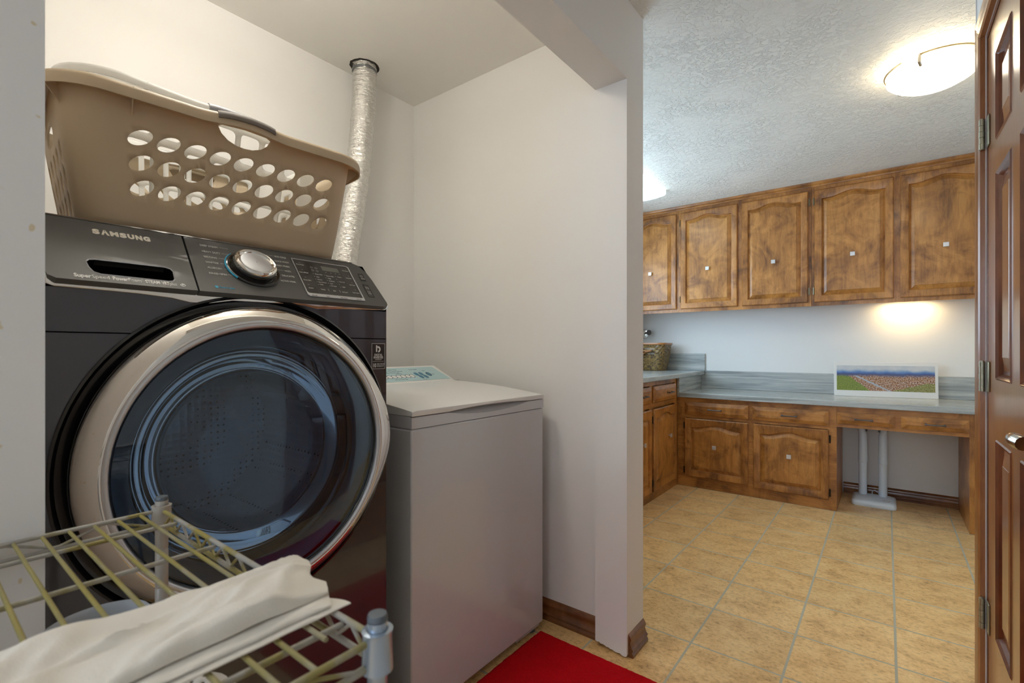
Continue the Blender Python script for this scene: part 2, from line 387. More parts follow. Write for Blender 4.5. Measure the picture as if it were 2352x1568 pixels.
def build(mb, name, mats, parent=None, smooth=None, bevel=0, seg=2, solid=0, sub=0, label=None, recalc=True, flat_at=None):
    me = bpy.data.meshes.new(name); off = base_of(parent) if parent else Vector((0, 0, 0))
    org = off
    me.from_pydata([Vector(v)-org for v in mb.v], [], mb.f)
    mats = mats if isinstance(mats, (list, tuple)) else [mats]
    for m in mats: me.materials.append(m)
    for p, mi in zip(me.polygons, mb.m): p.material_index = mi
    if recalc:
        bm = bmesh.new(); bm.from_mesh(me); bmesh.ops.remove_doubles(bm, verts=bm.verts, dist=1e-6)
        bmesh.ops.recalc_face_normals(bm, faces=bm.faces); bm.to_mesh(me); bm.free()
    if smooth:
        for p in me.polygons: p.use_smooth = True
        me.set_sharp_from_angle(angle=math.radians(smooth))
    o = bpy.data.objects.new(name, me); COL.objects.link(o)
    if parent: o.parent = parent
    if solid:
        md = o.modifiers.new('solid', 'SOLIDIFY'); md.thickness = abs(solid); md.offset = -1 if solid > 0 else 1
    if bevel:
        md = o.modifiers.new('bevel', 'BEVEL'); md.width = bevel; md.segments = seg; md.limit_method = 'ANGLE'; md.angle_limit = math.radians(35)
        md.harden_normals = False
        for p in me.polygons: p.use_smooth = True
        if not smooth: me.set_sharp_from_angle(angle=math.radians(35))
    if sub:
        md = o.modifiers.new('sub', 'SUBSURF'); md.levels = sub; md.render_levels = sub
    if label: o['label'] = label
    return o
def thing(name, label, cat, loc, group=None):
    o = bpy.data.objects.new(name, None); COL.objects.link(o); o.location = loc; o.empty_display_size = 0.05
    ROOT[o.name] = tuple(loc); o['label'] = label; o['category'] = cat
    if group: o['group'] = group
    return o
def tag(o, label, cat, group=None):
    o['label'] = label; o['category'] = cat
    if group: o['group'] = group
    return o
def struct(mb, name, mat, **kw):
    o = build(mb, name, mat, **kw)
    if not o.parent: o['kind'] = 'structure'
    return o
def sbox(name, mat, *b, **kw): return struct(MB().box(*b), name, mat, **kw)
def cdt_plate(outer, holes, grid=None, fn=None):
    """triangulated plate with holes: outer and holes are 2-D point lists; grid adds interior points; fn maps to 3-D"""
    pts = []; edges = []
    def loop(pl):
        o = len(pts); pts.extend([Vector((p[0], p[1])) for p in pl]); n = len(pl)
        edges.extend([(o+i, o+(i+1) % n) for i in range(n)])
    loop(outer)
    for h in holes: loop(h)
    def inside(p, pl):
        c = False; n = len(pl)
        for i in range(n):
            a = pl[i]; b = pl[(i+1) % n]
            if (a[1] > p[1]) != (b[1] > p[1]) and p[0] < (b[0]-a[0])*(p[1]-a[1])/(b[1]-a[1])+a[0]: c = not c
        return c
    boxes = [(min(p[0] for p in h), max(p[0] for p in h), min(p[1] for p in h), max(p[1] for p in h)) for h in holes]
    def in_hole(p):
        for h, bx in zip(holes, boxes):
            if bx[0] <= p[0] <= bx[1] and bx[2] <= p[1] <= bx[3] and inside(p, h): return True
        return False
    if grid:
        for g in grid:
            if inside(g, outer) and not in_hole(g): pts.append(Vector((g[0], g[1])))
    vs, es, fs, *_ = delaunay_2d_cdt(pts, edges, [], 0, 1e-7)
    keep = []
    for f in fs:
        c = (sum(vs[i][0] for i in f)/len(f), sum(vs[i][1] for i in f)/len(f))
        if inside(c, outer) and not in_hole(c): keep.append(tuple(f))
    used = sorted({i for f in keep for i in f}); mp = {u: k for k, u in enumerate(used)}
    return [fn(vs[i][0], vs[i][1]) for i in used], [tuple(mp[i] for i in f) for f in keep]
def text(body, size, mat, fr, name, parent, ext=0.0003, align='LEFT', sx=1.0, bold=0.0, spacing=1.0, at=(0, 0), fit=None):
    """flat raised lettering; fr = 4x4 frame (x right, y up, z out)"""
    c = bpy.data.curves.new(name, 'FONT'); c.body = body; c.size = size; c.align_x = align; c.extrude = ext
    c.offset = bold; c.space_character = spacing; c.resolution_u = 3
    t = bpy.data.objects.new(name+'_tmp', c); COL.objects.link(t)
    dg = bpy.context.evaluated_depsgraph_get(); me = bpy.data.meshes.new_from_object(t.evaluated_get(dg))
    bpy.data.objects.remove(t); bpy.data.curves.remove(c)
    x0 = 0
    if fit and len(me.vertices):
        xs_ = [v.co.x for v in me.vertices]; x0 = min(xs_); sx = fit/(max(xs_)-x0)
    M = fr @ Matrix.Translation((at[0]-x0*sx, at[1], 0)) @ Matrix.Diagonal((sx, 1, 1, 1))
    me.transform(M); off = base_of(parent); me.transform(Matrix.Translation(-off))
    me.name = name; me.materials.clear(); me.materials.append(mat)
    return me
def text_part(items, name, mat, fr, parent, label=None, **kw):
    """several pieces of printing joined in one part: items = (body, size, x, y[, opts])"""
    bm = bmesh.new()
    for it in items:
        op = dict(kw); op.update(it[4] if len(it) > 4 else {})
        me = text(it[0], it[1], mat, fr, name, parent, at=(it[2], it[3]), **op)
        bm.from_mesh(me); bpy.data.meshes.remove(me)
    me = bpy.data.meshes.new(name); bm.to_mesh(me); bm.free(); me.materials.append(mat)
    o = bpy.data.objects.new(name, me); COL.objects.link(o); o.parent = parent
    if label: o['label'] = label
    return o
def frame(o, x, y):
    x = Vector(x).normalized(); y = Vector(y).normalized(); z = x.cross(y)
    m = Matrix((x, y, z)).transposed().to_4x4(); m.translation = Vector(o); return m
def rrect(x0, x1, y0, y1, r, n=6):
    p = []
    for cx, cy, a in ((x1-r, y0+r, -PI/2), (x1-r, y1-r, 0), (x0+r, y1-r, PI/2), (x0+r, y0+r, PI)):
        for k in range(n+1):
            q = a+PI/2*k/n; p.append((cx+r*math.cos(q), cy+r*math.sin(q)))
    return p
def circle(cx, cy, r, n=48): return [(cx+r*math.cos(2*PI*k/n), cy+r*math.sin(2*PI*k/n)) for k in range(n)]

# ================================================================== THE SETTING
T = 0.06
XL = -1.996; YW = 1.713; CX0 = -0.887; CX1 = -0.757; CY0 = 1.665; CY1 = 1.816; STUB = 0.107; HB = 2.142; ZC = 2.44
RX = 0.243; RY = 2.26
sbox('floor', M_FLOOR, -2.3, 1.0, -2.7, 4.85, -0.05, 0.0)
sbox('ceiling', M_CEIL, -2.3, CX1, -2.7, CY1, ZC, ZC+.06)
mb = MB().box(CX1, 1.0, -2.7, CY1, ZC, ZC+.06).box(-2.3, 1.0, CY1, 4.85, ZC, ZC+.06)
struct(mb, 'ceiling', M_CEILK)
sbox('wall_left', M_WALL, XL-.12, XL, STUB, YW, 0, ZC)
sbox('wall_near', M_WALL2, XL-.12, CX1, -2.7, STUB, 0, ZC)
sbox('wall_back', M_WALL, XL-.12, CX0, YW, CY1, 0, ZC)
# end pillar of the recess wall, its foot raggedly cut
def jag(n, a, b, amp, z0, z1):
    return [(a+(b-a)*k/n, z0+(z1-z0)*k/n+random.uniform(-amp, amp)) for k in range(n+1)]
pl = jag(16, CX0, CX1-.004, .003, .022, .004)
poly = pl+[(CX1, 0.010), (CX1, ZC), (CX0, ZC)]
struct(MB().prism(poly, lambda a, b, h: (a, h, b), CY0, CY1), 'wall_end', M_WALL)
struct(MB().box(CX0, CX1, STUB, CY0, HB, ZC), 'wall_header', M_WALL)
# right-hand wall with the door opening, and the work room beyond
DY0, DY1, DZ = 1.285, 2.065, 2.095
mb = MB().box(RX, RX+.12, -2.7, DY0-.02, 0, ZC).box(RX, RX+.12, DY1+.02, RY, 0, ZC).box(RX, RX+.12, DY0-.02, DY1+.02, DZ+.02, ZC)
struct(mb, 'wall_right', M_WALLB)
mb = MB().box(RX+.12, .62, RY-.10, RY, 0, ZC).box(.62, .74, RY-.1, 4.81, 0, ZC)
struct(mb, 'wall_far_right', M_WALLB)
sbox('wall_far_back', M_WALLB, -2.12, .62, 4.69, 4.81, 0, ZC)
mb = MB().box(-2.12, -2.0, CY1, 2.45, 0, ZC).box(-2.12, -2.0, 3.95, 4.69, 0, ZC).box(-2.12, -2.0, 2.45, 3.95, 0, 1.12).box(-2.12, -2.0, 2.45, 3.95, 2.1, ZC)
struct(mb, 'wall_far_left', M_WALLB)
def window(name, plane, a0, a1, z0, z1, pos, depth, estr, col):
    """window with frame and a daylit pane: plane 'x' or 'y'"""
    f = MB()
    def bx(p, q, r, s, t, u): (f.box(t, u, p, q, r, s) if plane == 'x' else f.box(p, q, t, u, r, s))
    d0, d1 = pos, pos+depth
    bx(a0, a0+.04, z0, z1, d0, d1); bx(a1-.04, a1, z0, z1, d0, d1); bx(a0+.04, a1-.04, z0, z0+.04, d0, d1); bx(a0+.04, a1-.04, z1-.04, z1, d0, d1)
    mid = (a0+a1)/2; bx(mid-.02, mid+.02, z0+.04, z1-.04, d0, d1)
    o = build(f, name, M_MAT, bevel=.003); o['kind'] = 'structure'
    p = MB(); pm = (d0+d1)/2
    for q0, q1 in ((a0+.04, mid-.02), (mid+.02, a1-.04)):
        if plane == 'x': p.box(pm-.002, pm+.002, q0, q1, z0+.04, z1-.04)
        else: p.box(q0, q1, pm-.002, pm+.002, z0+.04, z1-.04)
    build(p, 'window_pane', emit(name+'_daylight', col, estr), o)
window('window_1', 'x', 2.45, 3.95, 1.12, 2.10, -2.09, .05, E_ROOM_WINDOW, (0.62, 0.80, 1.0))
# passage end
mb = MB().box(CX1, RX, -2.82, -2.7, 0, .8).box(CX1, RX, -2.82, -2.7, 2.15, ZC).box(CX1, CX1+.06, -2.82, -2.7, .8, 2.15).box(RX-.06, RX, -2.82, -2.7, .8, 2.15)
struct(mb, 'wall_passage_end', M_WALL)
window('window_2', 'y', CX1+.06, RX-.06, .8, 2.15, -2.79, .05, E_WINDOW, (0.68, 0.80, 1.0))

# baseboards (profile: (out, up))
BP = [(0, 0), (.020, 0), (.021, .011), (.016, .018), (.015, .020), (.019, .024), (.019, .029), (.013, .036), (.009, .048), (.008, .056), (.0085, .058), (.012, .060), (.012, .066), (.009, .073), (.003, .082), (0, .084)]
def baseboard(name, p0, p1, out, mat, cap=True):
    p0 = Vector((*p0, 0)); p1 = Vector((*p1, 0)); out = Vector((*out, 0))
    mb = MB().prism(BP, lambda a, b, h: p0.lerp(p1, h)+out*a+Vector((0, 0, b)), 0, 1)
    return struct(mb, name, mat, smooth=25)
baseboard('baseboard_back', (XL+.02, YW), (CX0-.001, YW), (0, -1), M_BASE)
baseboard('baseboard_end', (CX1, CY0+.012), (CX1, CY1), (1, 0), M_BASEY)
baseboard('baseboard_far_back', (-.272, 4.69), (.41, 4.69), (0, -1), M_BASE)
baseboard('baseboard_far_right', (RX-.003, RY), (.62, RY), (0, 1), M_BASE)
sbox('trim_corner', M_WALLB, RX-.003, RX+.02, RY-.002, RY+.003, .09, ZC)

# ------------------------------------------------------------------ panelled door and casing
d = thing('door_1', '', '', (RX, (DY0+DY1)/2, 0)); del d['label']; del d['category']; d['kind'] = 'structure'
XF = RX+.004    # face of the leaf (towards the camera side is smaller x)
def dx(u, v, w): return (XF-w, u, v)
cols = [(1.925, 1.712), (1.606, 1.400)]
rows = [(1.985, 1.735), (1.645, 1.055), (.885, .315)]
holes = []
for c in cols:
    for r in rows: holes.append([(c[1], r[1]), (c[0], r[1]), (c[0], r[0]), (c[1], r[0])])
outer = [(DY0, .012), (DY1, .012), (DY1, DZ), (DY0, DZ)]
vs, fs = cdt_plate(outer, holes, None, lambda u, v: dx(u, v, 0)); mb = MB().add(vs, fs)
mb.box(XF+.03, XF+.034, DY0, DY1, .012, DZ).box(XF, XF+.03, DY0, DY0+.001, .012, DZ).box(XF, XF+.03, DY1-.001, DY1, .012, DZ).box(XF, XF+.03, DY0, DY1, DZ-.001, DZ)
leaf = build(mb, 'leaf', M_DOOR, d, recalc=False)
def rect_loop(u0, u1, v0, v1, w, ins=0): return [dx(u0+ins, v0+ins, w), dx(u1-ins, v0+ins, w), dx(u1-ins, v1-ins, w), dx(u0+ins, v1-ins, w)]
for c in cols:
    for r in rows:
        a = (c[1], c[0], r[1], r[0])
        m1 = MB().loops([rect_loop(*a, .0), rect_loop(*a, .003, .004), rect_loop(*a, -.003, .010), rect_loop(*a, -.012, .016), rect_loop(*a, -.013, .026)])
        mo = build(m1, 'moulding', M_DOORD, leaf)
        m2 = MB().loops([rect_loop(*a, -.013, .026), rect_loop(*a, -.004, .062), rect_loop(*a, -.003, .064)], cap1=True)
        build(m2, 'raised_panel', M_DOOR, leaf)
# casing profile around the opening
CP = [(0, 0), (0, .012), (.006, .016), (.02, .013), (.034, .017), (.044, .015), (.056, .018), (.060, .012), (.060, 0)]
def casing_leg(y, s, z1):
    # s: direction away from the opening
    mb = MB(); lo = []
    for z, k in ((0, 0), (z1, 1)):
        lo.append([(RX-w, y+s*u, z+(u if k else 0)) for u, w in CP])
    return mb.loops(lo, True, True, True)
trim = build(casing_leg(DY1+.02, 1, DZ+.02), 'trim_1', M_DOOR, smooth=30); trim['kind'] = 'structure'
o = build(casing_leg(DY0-.02, -1, DZ+.02), 'trim_2', M_DOOR, smooth=30); o['kind'] = 'structure'
mb = MB(); lo = []
for y, k in ((DY0-.02, -1), (DY1+.02, 1)): lo.append([(RX-w, y+k*u, DZ+.02+u) for u, w in CP])
o = struct(mb.loops(lo, True, True, True), 'trim_3', M_DOOR, smooth=30)
mb = MB().box(RX+.002, RX+.10, DY1+.002, DY1+.0195, 0, DZ+.0195).box(RX+.002, RX+.10, DY0-.0195, DY0-.002, 0, DZ+.0195).box(RX+.002, RX+.10, DY0-.002, DY1+.002, DZ+.002, DZ+.0195)
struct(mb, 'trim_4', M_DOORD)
for zc in (1.806, 1.058, .325):
    hg = build(MB().box(XF-.0045, XF-.0005, DY1-.038, DY1-.001, zc-.046, zc+.046), 'hinge', M_DHINGE, d, bevel=.002)
    kn = MB()
    for k in range(5):
        z0 = zc-.046+k*.0185; kn.tube([(XF-.013, DY1+.008, z0), (XF-.013, DY1+.008, z0+.0175)], .0075 if k % 2 == 0 else .007, 14)
    kn.tube([(XF-.013, DY1+.008, zc-.047), (XF-.013, DY1+.008, zc+.049)], .0045, 10)
    build(kn, 'hinge_knuckle', M_DHINGE, hg, smooth=40)
# lever handle
zh = .962
mb = MB().lathe([(0, 0), (.033, 0), (.033, .006), (.028, .012), (.014, .016), (.012, .05), (0, .05)], lambda a, b, h: (XF-h, 1.335+a, zh+b), 32)
hd = build(mb, 'door_handle', M_NICKEL, d, smooth=40)
mb = MB().tube([(XF-.042, 1.315, zh), (XF-.048, 1.328, zh+.002), (XF-.05, 1.345, zh+.004), (XF-.05, 1.362, zh+.002), (XF-.047, 1.372, zh-.002)], [.014, .014, .013, .010, .008], 12)
for k in range(3): mb.tube([(XF-.05, 1.372+k*.004, zh-.008+k*.007), (XF-.05, 1.378+k*.003, zh+.004-k*.004)], .0055, 8)
build(mb, 'lever', M_NICKEL, hd, smooth=50)

# ================================================================== FRONT-LOADING WASHER
W0, W1, WXF = .152, .837, -1.09
WB = -1.79; ZS = .362; ZT = 1.381
wa = thing('washing_machine', 'graphite front-loading washer with large chrome-ringed round glass door', 'washing machine', (-1.42, .495, 0.0))
DCy, DCz = .495, .916
# pedestal: drawer base under the machine
mb = MB().box(WB, WXF-.002, W0+.002, W1-.002, .02, ZS-.006)
ped = build(mb, 'pedestal', M_GRAPH, wa, bevel=.004)
for x in (WB+.05, WXF-.06):
    for y in (W0+.05, W1-.05): build(MB().tube([(x, y, 0), (x, y, .022)], .02, 12), 'foot', M_BLACK, ped)
# cabinet shell, open at the front
prof = [(WXF, ZS), (WB, ZS), (WB, ZT), (-1.200, ZT), (WXF+.001, 1.262), (WXF, 1.25)]
mb = MB(); n = len(prof)
vs = [(x, W0, z) for x, z in prof]+[(x, W1, z) for x, z in prof]
fs = [(i, i+1, n+i+1, n+i) for i in range(n-1) if i != 3]+[tuple(range(n)), tuple(range(n, 2*n))]
mb.add(vs, fs); body = build(mb, 'cabinet', M_GRAPH, wa, recalc=False)
arc = lambda a0, a1, r, k=40: [(DCy+r*math.cos(a0+(a1-a0)*i/k), DCz+r*math.sin(a0+(a1-a0)*i/k)) for i in range(k+1)]
zs = 1.170
o_lo = rrect(W0, W1, ZS, zs-.0012, .004, 3)
# front panels: hole under the door
R0 = .334
a1 = math.asin((zs-.0012-DCz)/R0)
lo_poly = [(W0, ZS), (W1, ZS), (W1, zs-.0012)]+arc(a1, -PI-a1, R0, 72)+[(W0, zs-.0012)]
vs, fs = cdt_plate(lo_poly, [], None, lambda u, v: (WXF, u, v))
build(MB().add(vs, fs), 'front_panel', M_GRAPH, wa, recalc=False, solid=.004)
a2 = math.asin((zs+.0012-DCz)/R0)
up_poly = [(W0, zs+.0012)]+arc(PI-a2, a2, R0, 30)+[(W1, zs+.0012), (W1, 1.245), (W0, 1.245)]
vs, fs = cdt_plate(up_poly, [], None, lambda u, v: (WXF, u, v))
build(MB().add(vs, fs), 'fascia', M_GRAPH, wa, recalc=False, solid=.004)
build(MB().box(WXF-.008, WXF-.0045, W0+.001, W1-.001, ZS, 1.25), 'seam_backing', M_BLACK, wa) if False else None
fx = lambda a, b, h: (h, DCy+a, DCz+b)
# round recess
mb = MB().lathe([(.340, WXF-.001), (.341, WXF+.004), (.337, WXF+.006), (.333, WXF+.002), (.329, WXF-.012), (.30, WXF-.016), (.255, WXF-.016)], fx, 96)
build(mb, 'door_recess', M_BLACKG, wa, smooth=60)
# door
lip = lambda q, r, h: (.020*math.exp(-(((q if q < PI else q-2*PI)/.38)**2)) if r > .29 and h > -1.082 else 0)*min(1, max(0, (r-.286)/.022))
mb = MB().lathe([(.300, -1.098), (.308, -1.090), (.3145, -1.082), (.3170, -1.075), (.3165, -1.068), (.3130, -1.060), (.3070, -1.0525), (.3000, -1.0455), (.2930, -1.0395), (.2870, -1.0355), (.2825, -1.0340), (.2810, -1.0350)], fx, 128, rmod=lip)
door = build(mb, 'door', M_CHROME, wa, smooth=60, label='round chrome door ring')
mb = MB().lathe([(.281, -1.0350), (.279, -1.0325), (.275, -1.0325), (.2715, -1.0350), (.2705, -1.040)], fx, 128)
build(mb, 'satin_ring', M_SATIN, door, smooth=60)
mb = MB().lathe([(.2705, -1.040), (.2665, -1.043), (.266, -1.060)], fx, 128); build(mb, 'black_bead', M_BLACKG, door, smooth=60)
mb = MB().lathe([(.2665, -1.0425), (.25, -1.0380), (.22, -1.0325), (.17, -1.0270), (.11, -1.0235), (.05, -1.0215), (.001, -1.0210)], fx, 128)
build(mb, 'glass', M_GLASS, door, smooth=80, label='smoked domed glass')
mb = MB().lathe([(.266, -1.062), (.25, -1.066), (.236, -1.078), (.232, -1.086)], fx, 96); build(mb, 'inner_ring', M_INNER, door, smooth=60)
mb = MB().lathe([(.232, -1.086), (.215, -1.098), (.205, -1.12), (.196, -1.15), (.18, -1.172), (.14, -1.186), (.07, -1.192), (.001, -1.193)], fx, 96)
build(mb, 'glass_bowl', M_BOWL, door, smooth=80)
# gasket and drum
mb = MB().lathe([(.256, -1.108), (.25, -1.125), (.232, -1.135), (.226, -1.15), (.238, -1.165), (.232, -1.185), (.218, -1.192), (.222, -1.205)], fx, 72)
build(mb, 'rubber_gasket', plain('grey_rubber', (0.10, 0.11, 0.12), .5), wa, smooth=50)
mb = MB().lathe([(.222, -1.205), (.265, -1.215), (.27, -1.24), (.27, -1.60), (.255, -1.62), (.12, -1.60), (.001, -1.595)], fx, 72)
drum = build(mb, 'drum', M_DRUM, wa, smooth=50)
for k in range(3):
    q = PI*.15+k*2*PI/3; mb = MB(); lo = []
    for h in (-1.24, -1.26, -1.40, -1.54, -1.58):
        e = 1 if -1.57 < h < -1.25 else .25; l = []
        for dq, rr in ((-.20, .268), (-.10, .268-.035*e), (-.04, .268-.062*e), (.04, .268-.062*e), (.10, .268-.035*e), (.20, .268)):
            l.append(fx(rr*math.cos(q+dq), rr*math.sin(q+dq), h))
        lo.append(l)
    build(mb.loops(lo, False), 'drum_paddle', plain('paddle_grey', (0.66, 0.70, 0.74), .3, .2), drum, smooth=50)
# chrome strip under the console, dipping beside the door
pts_lo = [(.148, 1.262), (.152, 1.250), (.165, 1.2455), (.22, 1.245), (.28, 1.2435), (.33, 1.240), (.36, 1.234), (.39, 1.233), (.41, 1.237), (.44, 1.243), (.55, 1.245), (.60, 1.2445), (.63, 1.239), (.70, 1.2435), (.80, 1.2475), (.83, 1.249), (.8395, 1.256), (.841, 1.268)]
pts_hi = [(.8385, 1.269), (.83, 1.2595), (.80, 1.2575), (.60, 1.2560), (.50, 1.2555), (.40, 1.2560), (.30, 1.2565), (.20, 1.2570), (.165, 1.258), (.155, 1.268)]
loop = pts_lo+pts_hi
vs, fs = cdt_plate(loop, [], None, lambda u, v: (WXF+.0035, u, v))
build(MB().add(vs, fs), 'chrome_strip', M_CHROME, wa, recalc=False, solid=.0075, bevel=.002)
# sloping console
S0 = Vector((-1.085, 0, 1.265)); SU = Vector((-.692, 0, .722)); SN = Vector((.722, 0, .692))
sf = lambda u, v, w=0: tuple(S0+Vector((0, u, 0))+SU*v+SN*w)
cf = frame(S0+SN*.0024, (0, 1, 0), SU)
def console_poly(y0, y1, l=False, r=False):
    p = []
    p += ([(y0, .012), (y0+.004, -.004), (y0+.014, -.011)] if l else [(y0+.002, -.0125)])
    p += ([(y1-.018, -.0125), (y1-.006, -.008), (y1-.001, .004)] if r else [(y1, -.0125)])
    p += ([(y1-.003, .10), (y1-.007, .13), (y1-.020, .157), (y1-.034, .1635)] if r else [(y1+.0095, .1635)])
    p += ([(y0+.012, .1635), (y0+.006, .158)] if l else [(y0+.0125, .1635)])
    return p
slot = [(.210, .040), (.214, .046), (.222, .048), (.328, .048), (.336, .045), (.339, .038), (.337, .016), (.333, .010), (.325, .008), (.226, .010), (.217, .014), (.212, .026)]
vs, fs = cdt_plate(console_poly(.1515, .3715, l=True), [slot], None, lambda u, v: sf(u, v, .002))
draw = build(MB().add(vs, fs), 'detergent_drawer', M_PANEL, wa, recalc=False, solid=-.012)
draw.modifiers['solid'].offset = -1
mb = MB(); mb.loops([[sf(u, v, .0022) for u, v in slot], [sf(u, v, .0005) for u, v in slot], [sf(u+.002*(1 if u < .27 else -1), v, -.065) for u, v in slot]], cap1=True)
build(mb, 'pull_slot', M_BLACK, draw)
mb = MB(); cxs = .2745; cvs = .028
lo = []
for k, w_ in ((1.0, .0022), (1.012, .0032), (1.03, .0022)): lo.append([sf(cxs+(u-cxs)*k, cvs+(v-cvs)*(1+(k-1)*3), w_) for u, v in slot])
build(mb.loops(lo), 'slot_edging', M_SATIN, draw, smooth=60)
pol = console_poly(.3728, .8375, r=True)
vs, fs = cdt_plate(pol, [], None, lambda u, v: sf(u, v, .002))
cons = build(MB().add(vs, fs), 'control_console', M_PANEL, wa, recalc=False, solid=.012)
mb = MB().prism([(.152, .1640), (.80, .1640), (.80, .1675), (.152, .1675)], lambda a, b, h: sf(a, b, h), -.012, .003)
build(mb, 'top_edge_strip', plain('pewter_strip', (.25, .25, .24), .25, .8), wa)
text_part([('S', .0180, .2300, .127, dict(fit=.0108)), ('\u039b', .0180, .2425, .127, dict(fit=.0125)), ('M', .0180, .2565, .127, dict(fit=.0128)), ('S', .0180, .2710, .127, dict(fit=.0108)), ('U', .0180, .2835, .127, dict(fit=.0108)), ('N', .0180, .2962, .127, dict(fit=.0108)), ('G', .0180, .3088, .127, dict(fit=.0112))], 'brand_lettering', M_BRAND, cf, draw, bold=.0011, ext=.0004)
text_part([('Super', .0125, .1880, -.0035, dict(bold=.0004, fit=.0232)), ('Speed', .0125, .2117, -.0035, dict(fit=.0240)), ('Power', .0125, .2402, -.0035, dict(bold=.0004, fit=.0222)), ('Foam', .0125, .2628, -.0035, dict(fit=.0190)), ('TM', .004, .2824, .003, dict(fit=.0026)),
           ('STEAM', .0120, .2876, -.0040, dict(bold=.0004, fit=.0228)), ('VRT', .0120, .3134, -.0040, dict(bold=.0004, fit=.0122)), ('plus', .0120, .3260, -.0040, dict(fit=.0118))], 'feature_lettering', M_PRINT, cf, draw, ext=.0002)
mb = MB().prism(circle(.3480, -.0010, .0046, 20), lambda a, b, h: sf(a*1.0, b*.9, h), .002, .0026)
em = build(mb, 'round_emblem', M_PRINT, draw)
text_part([('he', .0070, .3448, -.0027, dict(ext=.0005, bold=.0002, fit=.0066))], 'emblem_lettering', M_KEY2, cf, em, sx=.9)
# programme names and leader lines
dc = (.504, .0765)
Ls = [('DEEP STEAM', .4115, .1385), ('HEAVY DUTY', .4105, .1175), ('BEDDING', .4095, .099), ('SANITIZE', .4085, .081), ('ALLERGEN', .4075, .063), ('RINSE+SPIN', .4060, .0445)]
Rs = [('ECO COLD', .574, .1385), ('QUICK WASH', .5675, .1205), ('PERM PRESS', .5655, .1035), ('WOOL', .5800, .0855), ('DELICATES', .5675, .0665), ('ACTIVE WEAR', .5575, .0465)]
for it, fw in zip(Ls+Rs, (.035, .036, .0255, .025, .028, .034, .028, .035, .033, .0165, .030, .036)): text_part([(it[0], .0080, it[1], it[2], dict(fit=fw))], 'programme_name', M_PRINT, cf, cons, sx=.80, ext=.0002)
mb = MB()
def ln(a, b, w_=.0003):
    a = Vector(a); b = Vector(b); t = (b-a).normalized(); nn = Vector((-t.y, t.x))*w_
    q = [a+nn, b+nn, b-nn, a-nn]; mb.add([sf(p.x, p.y, .0026) for p in q], [(0, 1, 2, 3)])
for (t, x, y), xe in zip(Ls, (.448, .448, .4375, .436, .439, .4405)):
    mb = MB(); ln((xe+.001, y+.003), (.455 if y < .11 else .468, y+.003)); build(mb, 'leader_line', M_PRINT, cons, recalc=False)
for (t, x, y) in Rs:
    mb = MB(); ln((.560-(.006 if y > .11 else 0), y+.003), (x-.002, y+.003)); build(mb, 'leader_line', M_PRINT, cons, recalc=False)
mb = MB().prism(rrect(.4065, .4125, .001, .0075, .0012, 3), lambda a, b, h: sf(a, b, h), .002, .0025)
build(mb, 'steam_mark', M_CYAN, cons)
text_part([('Steam Cycles', .0080, .4150, .0015, dict(fit=.0285))], 'steam_lettering', M_CYAN, cf, cons, sx=.85, ext=.0002)
# programme dial
df = lambda a, b, h: sf(dc[0]+a, dc[1]+b, h)
mb = MB().lathe([(.0585, .002), (.0585, .004), (.055, .006), (.049, .005), (.046, .003), (.001, .003)], df, 64)
bez = build(mb, 'dial_bezel', M_BLACKG, cons, smooth=40)
mb = MB(); lo = []
for r, h in ((.0592, .0025), (.0592, .0048), (.0568, .0058)): lo.append([df(r*math.cos(q), r*math.sin(q), h) for q in [math.radians(128+k*4) for k in range(24)]])
build(mb.loops(lo, False), 'blue_light_ring', M_CYAN, bez, smooth=60)
mb = MB().lathe([(.043, .004), (.043, .012), (.0435, .013), (.0450, .015), (.0450, .022), (.0435, .026), (.040, .0280), (.036, .0270), (.033, .024), (.001, .0235)], df, 64)
dial = build(mb, 'dial', M_CHROME, cons, smooth=40, label='chrome-rimmed programme dial')
mb = MB().lathe([(.0432, .005), (.0438, .006), (.0438, .0125), (.0432, .0135)], df, 64); build(mb, 'dial_skirt', M_BLACKG, dial, smooth=60)
mb = MB().lathe([(.0325, .0242), (.028, .0250), (.001, .0256)], df, 64); build(mb, 'dial_cap', M_SATIN, dial, smooth=60)
# key pad with display
fr_o = [(.6145, .143), (.769, .143), (.7755, .139), (.7655, .004), (.7635, .0015), (.6120, .0015), (.6070, .006)]
fr_i = [(.6165, .1405), (.768, .1405), (.7722, .137), (.7628, .014), (.7615, .012), (.6135, .012), (.6100, .017)]
mb = MB().loops([[sf(u, v, .002) for u, v in fr_o], [sf(u, v, .0042) for u, v in fr_o], [sf(u, v, .0042) for u, v in fr_i], [sf(u, v, .002) for u, v in fr_i]])
kp = build(mb, 'keypad_frame', M_SATIN, cons)
vs, fs = cdt_plate(fr_i, [], None, lambda u, v: sf(u, v, .0026)); build(MB().add(vs, fs), 'keypad', M_KEY, kp, recalc=False)
vs, fs = cdt_plate([(.648, .134), (.744, .134), (.7385, .043), (.6455, .043)], [], None, lambda u, v: sf(u, v, .0029)); build(MB().add(vs, fs), 'display_field', M_KEY2, kp, recalc=False)
vs, fs = cdt_plate([(.6885, .1285), (.7375, .1265), (.7365, .1090), (.6875, .1100)], [], None, lambda u, v: sf(u, v, .0032)); build(MB().add(vs, fs), 'display', M_DISP, kp, recalc=False)
vs, fs = cdt_plate([(.6125, .040), (.6415, .039), (.6395, .014), (.6135, .014), (.6115, .018)], [], None, lambda u, v: sf(u, v, .0032)); build(MB().add(vs, fs), 'steam_key', M_KEY2, kp, recalc=False)
